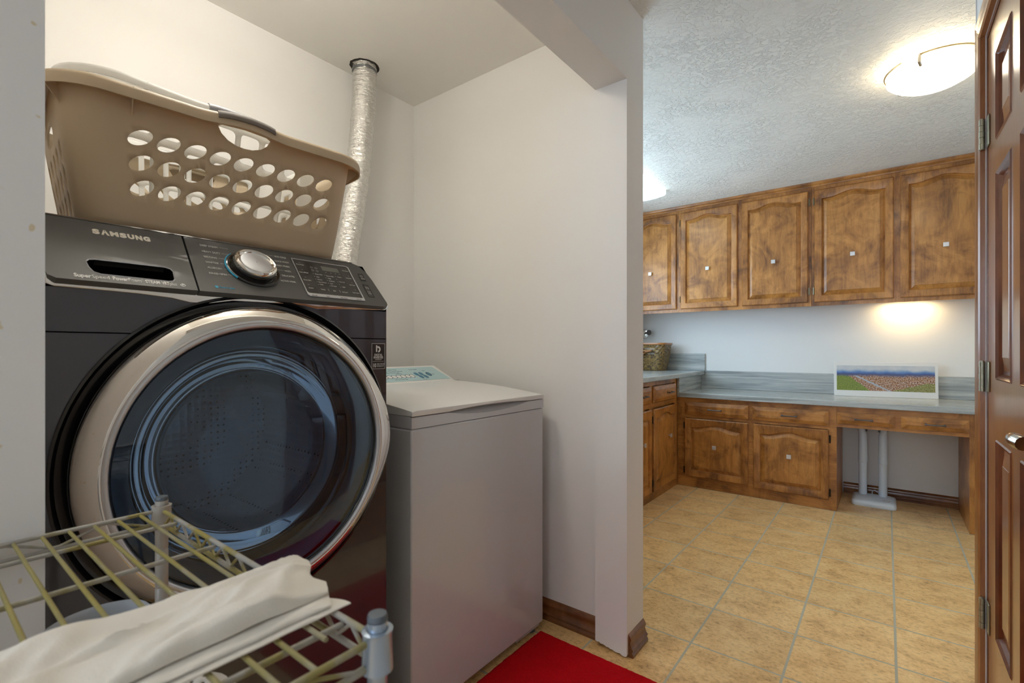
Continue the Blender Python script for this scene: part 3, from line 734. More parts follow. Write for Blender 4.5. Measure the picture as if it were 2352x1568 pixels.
tx = [('Pre Wash', .621, .1195), ('Extra Rinse', .618, .089), ('Extra Spin', .6175, .0600), ('Steam', .6195, .0305), ('Temp', .651, .0295), ('Spin', .684, .0290), ('Soil Level', .7090, .0275),
      ('Extra Hot', .659, .0885), ('Hot', .658, .0775), ('Warm', .657, .0675), ('Eco Warm', .656, .0575), ('Cold', .655, .0485), ('Extra High', .689, .0870), ('High', .6895, .0770), ('Medium', .6885, .0670), ('Low', .6870, .0570), ('No Spin', .6860, .0475),
      ('Heavy', .7215, .0885), ('Normal', .7190, .0685), ('Light', .7180, .0485), ('My Cycle', .7500, .1200), ('Delay End', .7475, .0890), ('Self Clean', .7455, .0610), ('Super Speed', .7405, .0300)]
cf2 = frame(S0+SN*.0034, (0, 1, 0), SU)
for t, x, y in tx: text_part([(t, .0058, x, y, dict(sx=.72 if len(t) > 8 and x > .7 else .85))], 'key_lettering', M_PRINT, cf2, kp, ext=.00015)
for it in [('Smart Care', .0045, .735, .1465), ('Smart Light', .0042, .617, .0035), ('Sound', .0042, .655, .0035), ('Child Lock 3sec', .0042, .693, .0035), ('Smart Care', .0042, .740, .0035)]:
    text_part([it], 'frame_lettering', M_KEY2, frame(S0+SN*.0044, (0, 1, 0), SU), kp, ext=.0001, sx=.7)
mb = MB()
for (u, v) in [(.632, .130), (.629, .101), (.6265, .0725), (.624, .0445), (.766, .132), (.760, .101), (.7575, .0725), (.7545, .0435)]: mb.add([sf(u-.002, v, .0032), sf(u+.002, v, .0032), sf(u+.002, v+.0007, .0032), sf(u-.002, v+.0007, .0032)], [(0, 1, 2, 3)])
for cxx, c0 in ((.6545, 5), (.6860, 5), (.7165, 5)):
    for k in range(c0):
        u = cxx-.0008*k; v = .091-.0105*k; mb.add([sf(u-.0008, v-.0008, .0032), sf(u+.0008, v-.0008, .0032), sf(u+.0008, v+.0008, .0032), sf(u-.0008, v+.0008, .0032)], [(0, 1, 2, 3)])
for u, v in ((.6720, .0275), (.7035, .0265)): mb.add([sf(u, v, .0032), sf(u+.0008, v, .0032), sf(u+.0002, v+.009, .0032), sf(u-.0006, v+.009, .0032)], [(0, 1, 2, 3)])
for u in (.692, .706, .719, .731):
    mb.add([sf(u, .1025, .0032), sf(u+.004, .1025, .0032), sf(u+.004, .1033, .0032), sf(u, .1033, .0032)], [(0, 1, 2, 3)])
for f_ in mb.f: build(MB().add([mb.v[i] for i in f_], [(0, 1, 2, 3)]), 'indicator_mark', M_PRINT, kp, recalc=False)
text_part([('ILI', .0001, .69, .1)], 'digit', M_PRINT, cf2, kp) if False else None
def round_icon(cx_, cy_, r):
    for k in range(12):
        a = 2*PI*k/12; b = 2*PI*(k+1)/12
        mb.add([sf(cx_+r*math.cos(a), cy_+r*math.sin(a), .0032), sf(cx_+r*math.cos(b), cy_+r*math.sin(b), .0032), sf(cx_+(r-.0006)*math.cos(b), cy_+(r-.0006)*math.sin(b), .0032), sf(cx_+(r-.0006)*math.cos(a), cy_+(r-.0006)*math.sin(a), .0032)], [(0, 1, 2, 3)])
mb = MB()
for u, v in ((.659, .1165), (.671, .1155), (.658, .105), (.670, .104)): round_icon(u, v, .0032)
build(mb, 'option_icons', M_PRINT, kp, recalc=False)
for (u0, u1, v0, v1, nm) in ((.795, .811, .090, .1195, 'power_button'), (.788, .8055, .022, .0725, 'start_button')):
    sh = .003
    pol = [(u0, v0), (u1, v0), (u1+sh, v1), (u0+sh, v1)]; pin = [(u0+.0012, v0+.0012), (u1-.0012, v0+.0012), (u1+sh-.0012, v1-.0012), (u0+sh+.0012, v1-.0012)]
    mb = MB().loops([[sf(u, v, .002) for u, v in pol], [sf(u, v, .0032) for u, v in pol], [sf(u, v, .0032) for u, v in pin], [sf(u, v, .0024) for u, v in pin]], cap1=True)
    bt = build(mb, nm, M_KEY, cons)
    if nm == 'power_button':
        mb = MB(); round_icon(.8035, .108, .0038); build(mb, 'power_icon', M_PRINT, bt, recalc=False)
        text_part([('POWER', .0045, .7980, .0955)], 'button_lettering', M_PRINT, cf2, bt, sx=.8, ext=.0001)
    else: text_part([('\u25b7||', .009, .7935, .056), ('START', .0045, .7915, .040), ('PAUSE', .0045, .7910, .033)], 'button_lettering', M_PRINT, cf2, bt, sx=.8, ext=.0001)
# sticker on the right of the front
mb = MB().box(WXF+.0002, WXF+.0008, .789, .8315, 1.0885, 1.1575); stk = build(mb, 'sticker', plain('sticker_brown_black', (.022, .012, .008), .35), wa)
fs_ = frame((WXF+.001, 0, 0), (0, 1, 0), (0, 0, 1))
text_part([('DIGITAL', .0085, .8103, 1.1235, dict(bold=.00015)), ('INVERTER', .0085, .8103, 1.1165, dict(bold=.00015)), ('TECHNOLOGY', .0038, .8103, 1.1125), ], 'sticker_lettering', M_PRINT, fs_, stk, align='CENTER', sx=.82, ext=.0001)
text_part([('10', .0150, .7915, 1.0930, dict(bold=.0003)), ('YEAR', .0058, .8045, 1.0995), ('MOTOR', .0058, .8165, 1.0995, dict(sx=.65)), ('WARRANTY', .0058, .8045, 1.0940)], 'warranty_lettering', M_PRINT, fs_, stk, sx=.75, ext=.0001)
mb = MB()
def fq(y0, y1, z0, z1): mb.box(WXF+.0009, WXF+.0011, y0, y1, z0, z1)
fq(.789, .8315, 1.1567, 1.1575); fq(.789, .8315, 1.0885, 1.0893); fq(.789, .7898, 1.0885, 1.1575); fq(.8307, .8315, 1.0885, 1.1575); fq(.792, .829, 1.1085, 1.1092)
# emblem of the sticker: stylised b
fq(.8025, .8062, 1.1345, 1.1525)
for k in range(14):
    a = -PI/2+PI*k/14*1.15; b = -PI/2+PI*(k+1)/14*1.15
    p = [(.8095+.0078*math.cos(a), 1.1415+.0085*math.sin(a)), (.8095+.0078*math.cos(b), 1.1415+.0085*math.sin(b)), (.8095+.0035*math.cos(b), 1.1415+.0038*math.sin(b)), (.8095+.0035*math.cos(a), 1.1415+.0038*math.sin(a))]
    mb.add([(WXF+.0011, u, v) for u, v in p], [(0, 1, 2, 3)])
build(mb, 'sticker_border', M_PRINT, stk, recalc=False)

# ================================================================== WHITE TOP LOADER
T0, T1, TX = .941, 1.632, -1.107
tl = thing('top_loader', 'white top-loading laundry machine with pale blue control panel, standing by the back wall', 'washing machine', (-1.44, 1.29, 0))
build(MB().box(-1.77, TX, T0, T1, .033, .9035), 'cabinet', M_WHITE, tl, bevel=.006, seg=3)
for x in (-1.72, TX-.035):
    for y in (T0+.04, T1-.04): build(MB().tube([(x, y, 0), (x, y, .034)], .018, 12), 'foot', M_CAP, tl)
build(MB().box(TX-.03, TX-.016, T1-.16, T1-.004, .012, .034), 'toe_plate', M_WHITE, tl, bevel=.002)
def extr(prof, y0, y1): return MB().prism(prof, lambda a, b, h: (a, h, b), y0, y1)
lens = lambda y: max(0, 1-abs((y-1.31)/.215)**2.0) if abs(y-1.31) < .215 else 0
mb = MB(); rows_ = []
for j in range(49):
    y = T0+(T1-T0)*j/48; e = lens(y)
    rows_.append([(-1.77, y, .905), (TX+.001, y, .905), (TX+.001, y, .9385-.0165*e), (TX+.0005-.004*e, y, .9387-.0155*e), (TX-.004-.022*e, y, .9400-.0045*e), (TX-.010-.026*e, y, .9415), (-1.77, y, .9415)])
build(mb.loops(rows_, True, True, True), 'top_deck', M_WHITE, tl, smooth=35)
# lid: domed, with a lens-shaped finger recess in its front edge
mb = MB(); ny = 41; rows_ = []
xs = [TX+.003, TX-.0015, TX-.05, TX-.12, TX-.2, TX-.3, TX-.42, TX-.5]
zt = [.9585, .9612, .968, .976, .984, .991, .997, 1.000]
for j in range(ny):
    y = T0+(T1-T0)*j/(ny-1); e = lens(y)
    zl = .943+.0075*e
    edge = min(1, min(y-T0, T1-y)/.02)
    rows_.append([(-1.60, y, .943), (TX+.001-.020*e, y, .943), (TX+.0025-.004*e, y, zl-.0008), (TX+.003, y, zl)]+[(x-.0, y, z-.004*(1-edge)**2) for x, z in zip(xs, zt)]+[(-1.60, y, zt[-1])])
mb.loops(rows_, True, True, True); build(mb, 'lid', M_WHITEL, tl, smooth=45)
cp = [(-1.795, .905), (-1.595, .905), (-1.595, .998), (-1.612, 1.003), (-1.742, 1.062), (-1.752, 1.064), (-1.795, 1.060)]
con = build(extr(cp, T0, T1-.006), 'console', M_WHITEL, tl, bevel=.005, seg=3)
p0 = Vector((-1.612, 0, 1.003)); su = (Vector((-1.742, 0, 1.062))-p0).normalized(); sn = Vector((0, 1, 0)).cross(su)
tf = lambda u, v, h=0: tuple(p0+Vector((0, u, 0))+su*v+sn*h)
vs, fs = cdt_plate([(T0+.01, .006), (T1-.02, .006), (T1-.034, .134), (T0+.01, .134)], [], None, lambda u, v: tf(u, v, .0008))
lab = build(MB().add(vs, fs), 'control_label', M_LABELB, con, recalc=False, label='pale blue film with printed controls')
mb = MB()
def ring(cx_, cy_, r, ri, mbx, h=.0012, n=20, sy=1.0):
    o_ = [tf(cx_+r*math.cos(2*PI*k/n), cy_+sy*r*math.sin(2*PI*k/n), h) for k in range(n)]; i_ = [tf(cx_+ri*math.cos(2*PI*k/n), cy_+sy*ri*math.sin(2*PI*k/n), h) for k in range(n)]
    if ri > 0: mbx.loops([o_, i_])
    else: mbx.add(o_, [tuple(range(n))])
for k in range(10):
    y = 1.413-k*.0245; m3 = MB(); ring(y, .050, .0135, .0112, m3, sy=1.15); nf = len(m3.f); ring(y, .050, .0112, 0, m3, .0011, sy=1.15); m3.m[nf:] = [1]*(len(m3.f)-nf)
    build(m3, 'button', [M_NAVY, M_WHITEL], lab, recalc=False)
for y in (1.449, 1.477):
    m3 = MB(); ring(y, .066, .0095, .0, m3, sy=1.5); ring(y+.008, .038, .0095, 0, m3, .00125, sy=1.5); nf = len(m3.f); ring(y, .066, .0108, .0095, m3, .0013, sy=1.5); ring(y+.008, .038, .0108, .0095, m3, .0014, sy=1.5); m3.m[nf:] = [1]*(len(m3.f)-nf)
    build(m3, 'rocker_key', [M_BLUEP, M_NAVY], lab, recalc=False)
m3 = MB(); ring(1.518, .060, .0135, .009, m3, sy=1.4); nf = len(m3.f); ring(1.518, .060, .009, 0, m3, sy=1.4); m3.m[nf:] = [1]*(len(m3.f)-nf)
build(m3, 'start_key', [M_NAVY, M_BLUEP], lab, recalc=False)
ft = frame(tf(0, 0, .001), (0, 1, 0), su)
for it in [('Fabric Care', .010, 1.325, .112), ('Cotton  Perm Press  Delicate', .009, 1.285, .096), ('Heavy  Normal  Light', .008, 1.295, .083), ('Timed Dry', .008, 1.34, .073), ('Off  Low  Med  High', .008, 1.30, .020), ('Temp  Signal', .009, 1.438, .108), ('On  Off', .007, 1.450, .012), ('Start', .008, 1.505, .092), ('Hold', .008, 1.536, .056)]:
    text_part([it], 'label_printing', M_NAVY, ft, lab, ext=.0001)

# ================================================================== FOIL DUCT
du = thing('dryer_duct', 'silver foil flexible vent duct rising through the ceiling in the recess corner', 'vent duct', (-1.893, 1.33, 2.44))
p_top = Vector((-1.893, 1.33, 2.445)); path = []
for k in range(330):
    t = k/329; z = 2.445-1.95*t; s = (2.44-z)
    path.append(Vector((-1.893+.030*min(1, s/1.2)+.004*math.sin(s*5), 1.332-.020*s-.095*max(0, min(1, (s)/.9))**1.5*1.0+.004*math.sin(s*3.3), z)))
mb = MB(); lo = []; sg = 40; dr = .0505
for k, p in enumerate(path):
    l = []
    for j in range(sg):
        q = 2*PI*j/sg; nn = noise.noise(Vector((math.cos(q)*1.6, math.sin(q)*1.6, p.z*26)))*.0022+noise.noise(Vector((math.cos(q)*4, math.sin(q)*4, p.z*60)))*.0013
        ph = p.z/.024+q/(2*PI); r = dr+.0032*abs(math.sin(PI*ph))**.6+nn
        l.append(p+Vector((r*math.cos(q), r*math.sin(q), 0)))
    lo.append(l)
build(mb.loops(lo), 'foil_sleeve', M_FOIL, du, smooth=35)
cl = lambda a, b, h: (-1.893+a, 1.332+b, h)
build(MB().lathe([(.054, 2.409), (.0555, 2.410), (.0555, 2.421), (.054, 2.422)], cl, 48), 'clamp_band', M_GALV, du, smooth=40)
build(MB().box(-1.845, -1.833, 1.300, 1.330, 2.411, 2.421), 'clamp_screw', M_GALV, du, bevel=.002)
build(MB().lathe([(.066, 2.4399), (.060, 2.4385), (.0545, 2.4387), (.0535, 2.4398)], cl, 40, rmod=lambda q, r, h: .004*noise.noise(Vector((3*math.cos(q), 3*math.sin(q), 4)))), 'cut_opening', M_HOLE, du, smooth=40)
build(MB().lathe([(.0512, 2.423), (.0512, 2.4399)], cl, 40), 'metal_collar', M_GALV, du, smooth=40)

# ================================================================== LAUNDRY BASKETS
def superloop(cx_, cy_, a, b, n_, z, k=96, rot=0):
    """rounded rectangle loop, a along y, b along x"""
    out = []
    for i in range(k):
        q = 2*PI*i/k; c, s = math.cos(q), math.sin(q)
        u = a*math.copysign(abs(c)**(2/n_), c); v = b*math.copysign(abs(s)**(2/n_), s)
        out.append((u, v, z))
    return out
def basket(name, label, org, rotz, LB, WBT, LT, WT, ht, mat, holes_fn, rim_drop, gripm, zlift=0, grips=True, arch=0.0):
    t = thing(name, label, 'laundry basket', org)
    t.rotation_euler = (0, 0, rotz)
    NP = 240
    def per(z):   # half sizes at height
        f_ = z/ht; f_ = f_**.9; return (LB+(LT-LB)*f_, WBT+(WT-WBT)*f_)
    # perimeter parametrisation by arc length of the top loop, s in metres starting at +x side centre
    def pt(sv, z):
        a, b = per(z); r = .055+.02*z/ht
        # straight/corner lengths measured for mid height and scaled
        La = 2*(a-r); Lb = 2*(b-r); Lc = PI*r/2; tot = 2*La+2*Lb+4*Lc
        s_ = (sv % 1.0)
        # fixed fractions so that features keep their side
        am, bm_ = per(ht*.6); rm = .065; fa = 2*(am-rm); fb = 2*(bm_-rm); fc = PI*rm/2; ft_ = 2*fa+2*fb+4*fc
        segs = [('+x', fa, La), ('c1', fc, Lc), ('+y', fb, Lb), ('c2', fc, Lc), ('-x', fa, La), ('c3', fc, Lc), ('-y', fb, Lb), ('c4', fc, Lc)]
        d_ = s_*ft_
        for nm, f1, l1 in segs:
            if d_ <= f1+1e-9: break
            d_ -= f1
        q = d_/f1
        if nm == '+x': return (b, -a+r+La*q, z)
        if nm == 'c1': an = PI/2*q; return (b-r+r*math.cos(an), a-r+r*math.sin(an), z)
        if nm == '+y': return (b-r-Lb*q, a, z)
        if nm == 'c2': an = PI/2+PI/2*q; return (-b+r+r*math.cos(an), a-r+r*math.sin(an), z)
        if nm == '-x': return (-b, a-r-La*q, z)
        if nm == 'c3': an = PI+PI/2*q; return (-b+r+r*math.cos(an), -a+r+r*math.sin(an), z)
        if nm == '-y': return (-b+r+Lb*q, -a, z)
        an = 1.5*PI+PI/2*q; return (b-r+r*math.cos(an), -a+r+r*math.sin(an), z)
    am, bm_ = per(ht*.6); rm = .065; fa = 2*(am-rm); fb = 2*(bm_-rm); fc = PI*rm/2; P_ = 2*fa+2*fb+4*fc
    off = {'+x': 0, '+y': fa+fc, '-x': fa+2*fc+fb, '-y': 2*fa+3*fc+fb}
    ln_ = {'+x': fa, '-x': fa, '+y': fb, '-y': fb}
    hl = []
    for side, u, z, poly in holes_fn(fa, fb):
        hl.append([(off[side]+ln_[side]/2+u+p[0], z+p[1]) for p in poly])
    # one sheet from s=0-e to P_-e ; the seam sits in corner c4 centre
    sh = -fc/2
    grid = [(sh+P_*i/150, ht*j/14) for i in range(1, 150) for j in range(1, 14)]
    outer = [(sh+P_*i/150, 0) for i in range(151)]+[(sh+P_, ht*j/14) for j in range(1, 14)]+[(sh+P_*i/150, ht) for i in range(150, -1, -1)]+[(sh, ht*j/14) for j in range(13, 0, -1)]
    def top(sv):
        return 0
    vs, fs = cdt_plate(outer, hl, grid, lambda u, v: Vector(org)+Vector(pt(u/P_, v)))
    wall = build(MB().add(vs, fs), 'wall', mat, t, recalc=True, smooth=50, solid=.0028)
    # floor
    lo = [[Vector(org)+Vector(pt(k/NP, 0)) for k in range(NP)]]
    lo.append([Vector(org)+Vector((p[0]*.97, p[1]*.97, .004)) for p in [pt(k/NP, 0) for k in range(NP)]])
    build(MB().loops(lo, True, False, True), 'bottom', mat, t)
    # rim: out-turned lip with skirt, raised into handle arches at the middle of the sides
    lo = []
    pr = [(-.001, ht-.003), (-.002, ht+.001), (.006, ht+.006), (.018, ht+.0055), (.027, ht+.001), (.030, ht-.006), (.030, ht-rim_drop), (.0275, ht-rim_drop), (.0265, ht-.007), (.016, ht+.001), (.003, ht-.001)]
    for o_, z in pr:
        l = []
        for k in range(NP):
            p = Vector(pt(k/NP, ht)); p2 = Vector(pt(k/NP+.002, ht)); p1 = Vector(pt(k/NP-.002, ht)); tg = (p2-p1).normalized(); nn = Vector((tg.y, -tg.x, 0))
            q = p+nn*o_; q.z = z
            e = 0
            if abs(q.y-.012) < .10 and arch: e = arch*(.5+.5*math.cos(PI*(q.y-.012)/.10))
            q.z += e*.6; q += nn*e*.5
            l.append(Vector(org)+q)
        lo.append(l)
    lo.append(lo[0])
    rim = build(MB().loops(lo), 'rim', mat, t, smooth=50)
    if grips:
        for sgn in (1, -1):
            l2 = []
            prg = [(.014, .0068), (.022, .0062), (.0295, .0018), (.0325, -.006), (.0322, -.012), (.030, -.0125), (.030, -.006)]
            yy = [.012-.060+.120*k/24 for k in range(25)]
            for y in yy:
                l = []; e = arch*(.5+.5*math.cos(PI*(y-.012)/.10)); t_ = max(0, 1-(abs(y-.012)/.061)**8)
                a, b = per(ht)
                for o_, dz in prg:
                    l.append(Vector(org)+Vector((sgn*(b+.0+o_*1.0+e*.5+.0012*t_), y, ht+dz*1.0+.0014*t_+e*.6)))
                l2.append(l)
            build(MB().loops(l2, True, True, True), 'grip', gripm, rim, smooth=50)
    # gussets under the rim
    gi = 0
    for s_ in (.02, .13, .30, .36, .5, .62, .76, .86, .96):
        p = Vector(pt(s_, ht)); p2 = Vector(pt(s_+.002, ht)); tg = (p2-p).normalized(); nn = Vector((tg.y, -tg.x, 0)); pb = Vector(pt(s_, ht-.045))
        q = [p+nn*.002, p+nn*.028, p+nn*.026+Vector((0, 0, -.012)), pb+nn*.002]
        if abs(p.y) < .11: continue
        o0 = Vector(org); mb = MB(); mb.add([o0+v+tg*.001 for v in q]+[o0+v-tg*.001 for v in q], [(0, 1, 2, 3), (4, 5, 6, 7), (0, 1, 5, 4), (1, 2, 6, 5), (2, 3, 7, 6)])
        build(mb, 'gusset', mat, t)
    return t
def leaf_hole(a, b, tilt, n=20, asym=.25):
    out = []
    for k in range(n):
        q = 2*PI*k/n; x = a*math.cos(q); y = b*math.sin(q)
        x, y = x*math.cos(tilt)-y*math.sin(tilt), x*math.sin(tilt)+y*math.cos(tilt)
        out.append((x+asym*y*.6, y))
    return out
def holes_beige(fa, fb):
    hs = []
    for sd in ('+x', '-x'):
        for r, z in enumerate((.088, .1375, .187)):
            for c in range(9): hs.append((sd, (-.178+c*.0488)*(1 if sd == '+x' else -1), z, leaf_hole(.0185, .0172, 0, asym=1.1)))
        hs.append((sd, .017 if sd == '+x' else -.012, .2435, [(p[0]*.84, p[1]*.95) for p in [(-.066, .014), (-.058, -.001), (-.042, -.013), (-.02, -.0205), (0, -.022), (.02, -.0205), (.042, -.013), (.058, -.001), (.066, .014), (.055, .019), (0, .022), (-.055, .019)]]))
    for sd in ('-y', '+y'):
        for r, z in enumerate((.05, .10, .15)):
            for c in range(5): hs.append((sd, -.11+c*.055, z, leaf_hole(.011, .020, .25)))
        hs.append((sd, 0, .205, leaf_hole(.05, .018, 0)))
    return hs
BH = .270
BORG = (-1.385, .505, ZT+.0065)
basket('laundry_basket', 'tan plastic laundry basket with leaf-shaped holes on top of the dark washer', BORG, math.radians(-4.6), .267, .165, .308, .205, BH, M_BEIGE, holes_beige, .024, M_GRIP, arch=.012)
def holes_grey(fa, fb):
    hs = []
    for sd in ('+x', '-x'):
        for z, h_ in ((.075, .031), (.148, .033), (.232, .034)):
            for c in range(7): hs.append((sd, -.165+c*.055, z, rrect(-.0215, .0215, -h_, h_, .010, 3)))
    for sd in ('-y', '+y'):
        for z in (.06, .13, .20):
            for c in range(3): hs.append((sd, -.06+c*.06, z, rrect(-.017, .017, -.024, .024, .008, 3)))
    return hs
basket('laundry_basket', 'pale grey plastic laundry basket nested inside the tan one', (-1.405, .480, ZT+.018), math.radians(-1.0), .232, .135, .268, .172, BH+.020, M_LGREY, holes_grey, .016, plastic('slate_grip', (.26, .27, .30)), arch=.006)

nest = bpy.data.objects['laundry_basket.001']; nest.rotation_euler.x = math.radians(-2.0)

# ================================================================== WIRE CART
KX0, KX1, KY1, KY0, KZ = -.747, -.2915, .216, -.330, .931
cart = thing('wire_cart', 'aged cream wire shelf trolley with olive-yellow stains in front of the dark washer', 'shelf cart', (-.52, -.05, 0))
posts = [(KX0, KY1, M_POST), (KX1, KY1, M_POSTS), (KX0, KY0, M_POST), (KX1, KY0, M_POST)]
for x, y, m_ in posts:
    pf = lambda a, b, h: (x+a, y+b, h)
    prof = [(.0001, .035), (.0072, .036)]
    for k in range(18):
        z = .08+k*.05; 
        if z < .93: prof += [(.0072, z), (.0067, z+.0008), (.0067, z+.0018), (.0072, z+.0026)]
    prof += [(.0072, .944), (.0001, .944)]
    po = build(MB().lathe(prof, pf, 24), 'post', m_, cart, smooth=40)
    build(MB().lathe([(.0001, .9445), (.0070, .9445), (.0073, .9465), (.0066, .949), (.0001, .9495)], pf, 24), 'post_cap', M_CAP, po, smooth=40)
    build(MB().tube([(x-.008, y, .019), (x+.008, y, .019)], .019, 20), 'caster', M_CAP, po, smooth=40)
def shelf(z, full=True):
    s = None
    m1 = MB(); zr = z-.0175
    X0, X1, Y0, Y1 = KX0, KX1, KY0, KY1; R_ = .0025
    for zz in (z, zr):
        m1.tube([(X0, Y0, zz), (X0, Y1, zz)], R_, 10); m1.tube([(X1, Y0, zz), (X1, Y1, zz)], R_, 10)
        m1.tube([(X0, Y0, zz), (X1, Y0, zz)], R_, 10); m1.tube([(X0, Y1, zz), (X1, Y1, zz)], R_, 10)
    s = build(m1, 'shelf_rim', M_WIRE, cart, smooth=50)
    # zigzag struts
    m2 = MB()
    def zig(p0, p1, n):
        p0 = Vector(p0); p1 = Vector(p1); pts = []
        for k in range(2*n+1):
            p = p0.lerp(p1, k/(2*n)); p.z = (z-.002) if k % 2 else (zr+.002)
            for e in (-.12, .12): 
                q = p.lerp(p1 if e > 0 else p0, abs(e)*1.0/(2*n)*1.2); q.z = p.z; pts.append(q)
        m2.tube(pts, .0016, 8)
    zig((X0+.012, Y1, 0), (X1-.012, Y1, 0), 11); zig((X0+.012, Y0, 0), (X1-.012, Y0, 0), 11)
    zig((X0, Y0+.012, 0), (X0, Y1-.012, 0), 6); zig((X1, Y0+.012, 0), (X1, Y1-.012, 0), 6)
    build(m2, 'zigzag_brace', M_WIRE, s, smooth=50)
    # cross rods and deck wires
    for xr in (-.689+.0, -.575, -.455, -.334):
        build(MB().tube([(xr, Y0, z-.0045), (xr, Y1-.001, z-.0042)], .0024, 10), 'cross_rod', M_WIRE, s, smooth=50)
    k = 0; y = Y1-.0235
    while y > Y0+.01:
        build(MB().tube([(X0+.004, y, z-.0005), (X1-.002 if k else X1-.028, y, z-.0005)], .0019, 8), 'deck_wire', M_WIRE2, s, smooth=50)
        y -= .0224; k += 1
    for x, y, m_ in posts:
        pf = lambda a, b, h: (x+a, y+b, h)
        build(MB().lathe([(.0078, z-.024), (.0112, z-.022), (.0104, z+.004), (.0112, z+.0065), (.0078, z+.007)], pf, 24), 'collar', m_, s, smooth=40)
    return s
for z in (KZ, .700, .300): shelf(z)
# jug on the second shelf
jc = (-.655, .136); jz = .7035
jg = thing('measuring_jug', 'cloudy plastic jug with pouring spout on the trolley below the linen', 'jug', (jc[0], jc[1], jz))
def spout(q, r, h):
    d_ = (q-math.radians(70)+PI) % (2*PI)-PI; k = max(0, (h-jz-.10)/.04)
    return .016*k*math.exp(-(d_/.28)**2)
jf = lambda a, b, h: (jc[0]+a, jc[1]+b, h)
zm = lambda q: 0
lo = []
for r, h in [(.001, jz+.002), (.036, jz+.001), (.040, jz+.006), (.046, jz+.10), (.049, jz+.143), (.052, jz+.146), (.050, jz+.1475), (.047, jz+.143), (.044, jz+.10), (.038, jz+.008), (.001, jz+.005)]:
    l = []
    for k in range(48):
        q = 2*PI*k/48; rr = r+(spout(q, r, h) if r > .02 else 0); d_ = (q-math.radians(70)+PI) % (2*PI)-PI
        zz = h+(.012*math.exp(-(d_/.30)**2)-.006*math.exp(-((abs(d_)-.65)/.2)**2) if h > jz+.12 else 0)
        l.append(jf(rr*math.cos(q), rr*math.sin(q), zz))
    lo.append(l)
build(MB().loops(lo, True, True, True), 'bowl', M_JUG, jg, smooth=50)
build(MB().tube([jf(0, -.048, jz+.12), jf(0, -.078, jz+.118), jf(0, -.086, jz+.09), jf(0, -.078, jz+.045), jf(0, -.046, jz+.035)], .006, 10), 'handle', M_JUG, jg, smooth=50)

def cloth_strip(name, label, cat, y0, y1, edges, zf, th, mat, nu=120, nv=44, amp=.004, seed=0, ragged=.002, group=None):
    """folded cloth lying along y: edges(y) -> (x_far, x_near)"""
    mb = MB(); top = []; bot = []
    for i in range(nu+1):
        t_ = i/nu; rt = []; rb = []
        for j in range(nv+1):
            s_ = j/nv; a_, b_, yy = edges(t_, s_)
            x = a_+(b_-a_)*s_
            ed = min(s_, 1-s_)*nv/4; ed = min(1, ed); ed2 = min(1, min(t_, 1-t_)*nu/5)
            ed = math.sqrt(max(0, 1-(1-ed)**2)) * math.sqrt(max(0, 1-(1-ed2)**2))
            wx = noise.noise(Vector((x*20+seed, yy*12, 4)))*.03; n1 = noise.noise(Vector((x*14+seed, yy*9, .3)))*amp*1.6; n2 = (noise.noise(Vector(((x+wx)*60+seed, (yy+wx)*22, 1.3)))*.8+max(0, .28-abs(noise.noise(Vector(((x+yy*.55+wx)*34+seed, (yy-x*.4)*13, 9.3)))))*2.6)*amp
            rx = noise.noise(Vector((s_*3, yy*30+seed, 7)))*ragged
            rt.append((x+rx, yy, zf+th*(.35+.65*ed)+(n1+n2)*(.4+.6*ed)+th*.2)); rb.append((x+rx, yy, zf+.0005+max(0, (n1+n2)*.15)))
        top.append(rt); bot.append(rb)
    vs = [p for r in top for p in r]+[p for r in bot for p in r]; w_ = nv+1; N0 = (nu+1)*w_; fs = []
    for i in range(nu):
        for j in range(nv):
            a = i*w_+j; fs.append((a, a+1, a+w_+1, a+w_)); fs.append((N0+a, N0+a+w_, N0+a+w_+1, N0+a+1))
    for i in range(nu):
        for j in (0, nv):
            a = i*w_+j; fs.append((a, a+w_, N0+a+w_, N0+a))
    for j in range(nv):
        for i in (0, nu):
            a = i*w_+j; fs.append((a, a+1, N0+a+1, N0+a))
    mb.add(vs, fs); o = build(mb, name, mat, smooth=60)
    return tag(o, label, cat, group) if cat else o
def lin_edges(xf0, xf1, xn0, xn1, yend, y0, skew):
    def e(t_, s_):
        y = y0+(yend(s_)-y0)*t_; return (xf0+(xf1-xf0)*t_, xn0+(xn1-xn0)*t_, y)
    return e
def yend_top(s_):   # ragged folded end
    return .241+.004*math.sin(s_*7) - (.020*max(0, (s_-.42)/.58) if s_ > .42 else 0)
lin = thing('folded_linen', 'long folded cream linen cloth lying across the top of the wire trolley', 'cloth', (-.40, -.05, KZ))
def part_cloth(nm, e, zf, th, seed, amp, mat=M_LINEN):
    o = cloth_strip(nm, '', '', 0, 0, e, zf, th, mat, amp=amp, seed=seed)
    o.parent = lin; o.matrix_parent_inverse = Matrix.Identity(4)
    off = Vector((-.40, -.05, KZ))
    o.data.transform(Matrix.Translation(-off)); return o
part_cloth('lower_fold', lin_edges(-.438, -.425, -.340, -.342, lambda s_: .230+.012*math.sin(2.5+s_*5.2)-.014*s_, -.30, 0), KZ+.0030, .0026, 3, .0006)
part_cloth('middle_fold', lin_edges(-.444, -.432, -.344, -.346, lambda s_: .238-.030*abs(s_-.55)-.012*s_, -.30, 0), KZ+.0062, .0030, 9, .0008)
part_cloth('upper_fold', lin_edges(-.456, -.441, -.348, -.358, lambda s_: .234+.004*math.sin(s_*9)-.026*max(0, s_-.3), -.30, 0), KZ+.0102, .0050, 21, .0060)
# wrinkle ridges on the upper fold
def ridge(pts, r):
    return MB().tube(pts, r, 8)

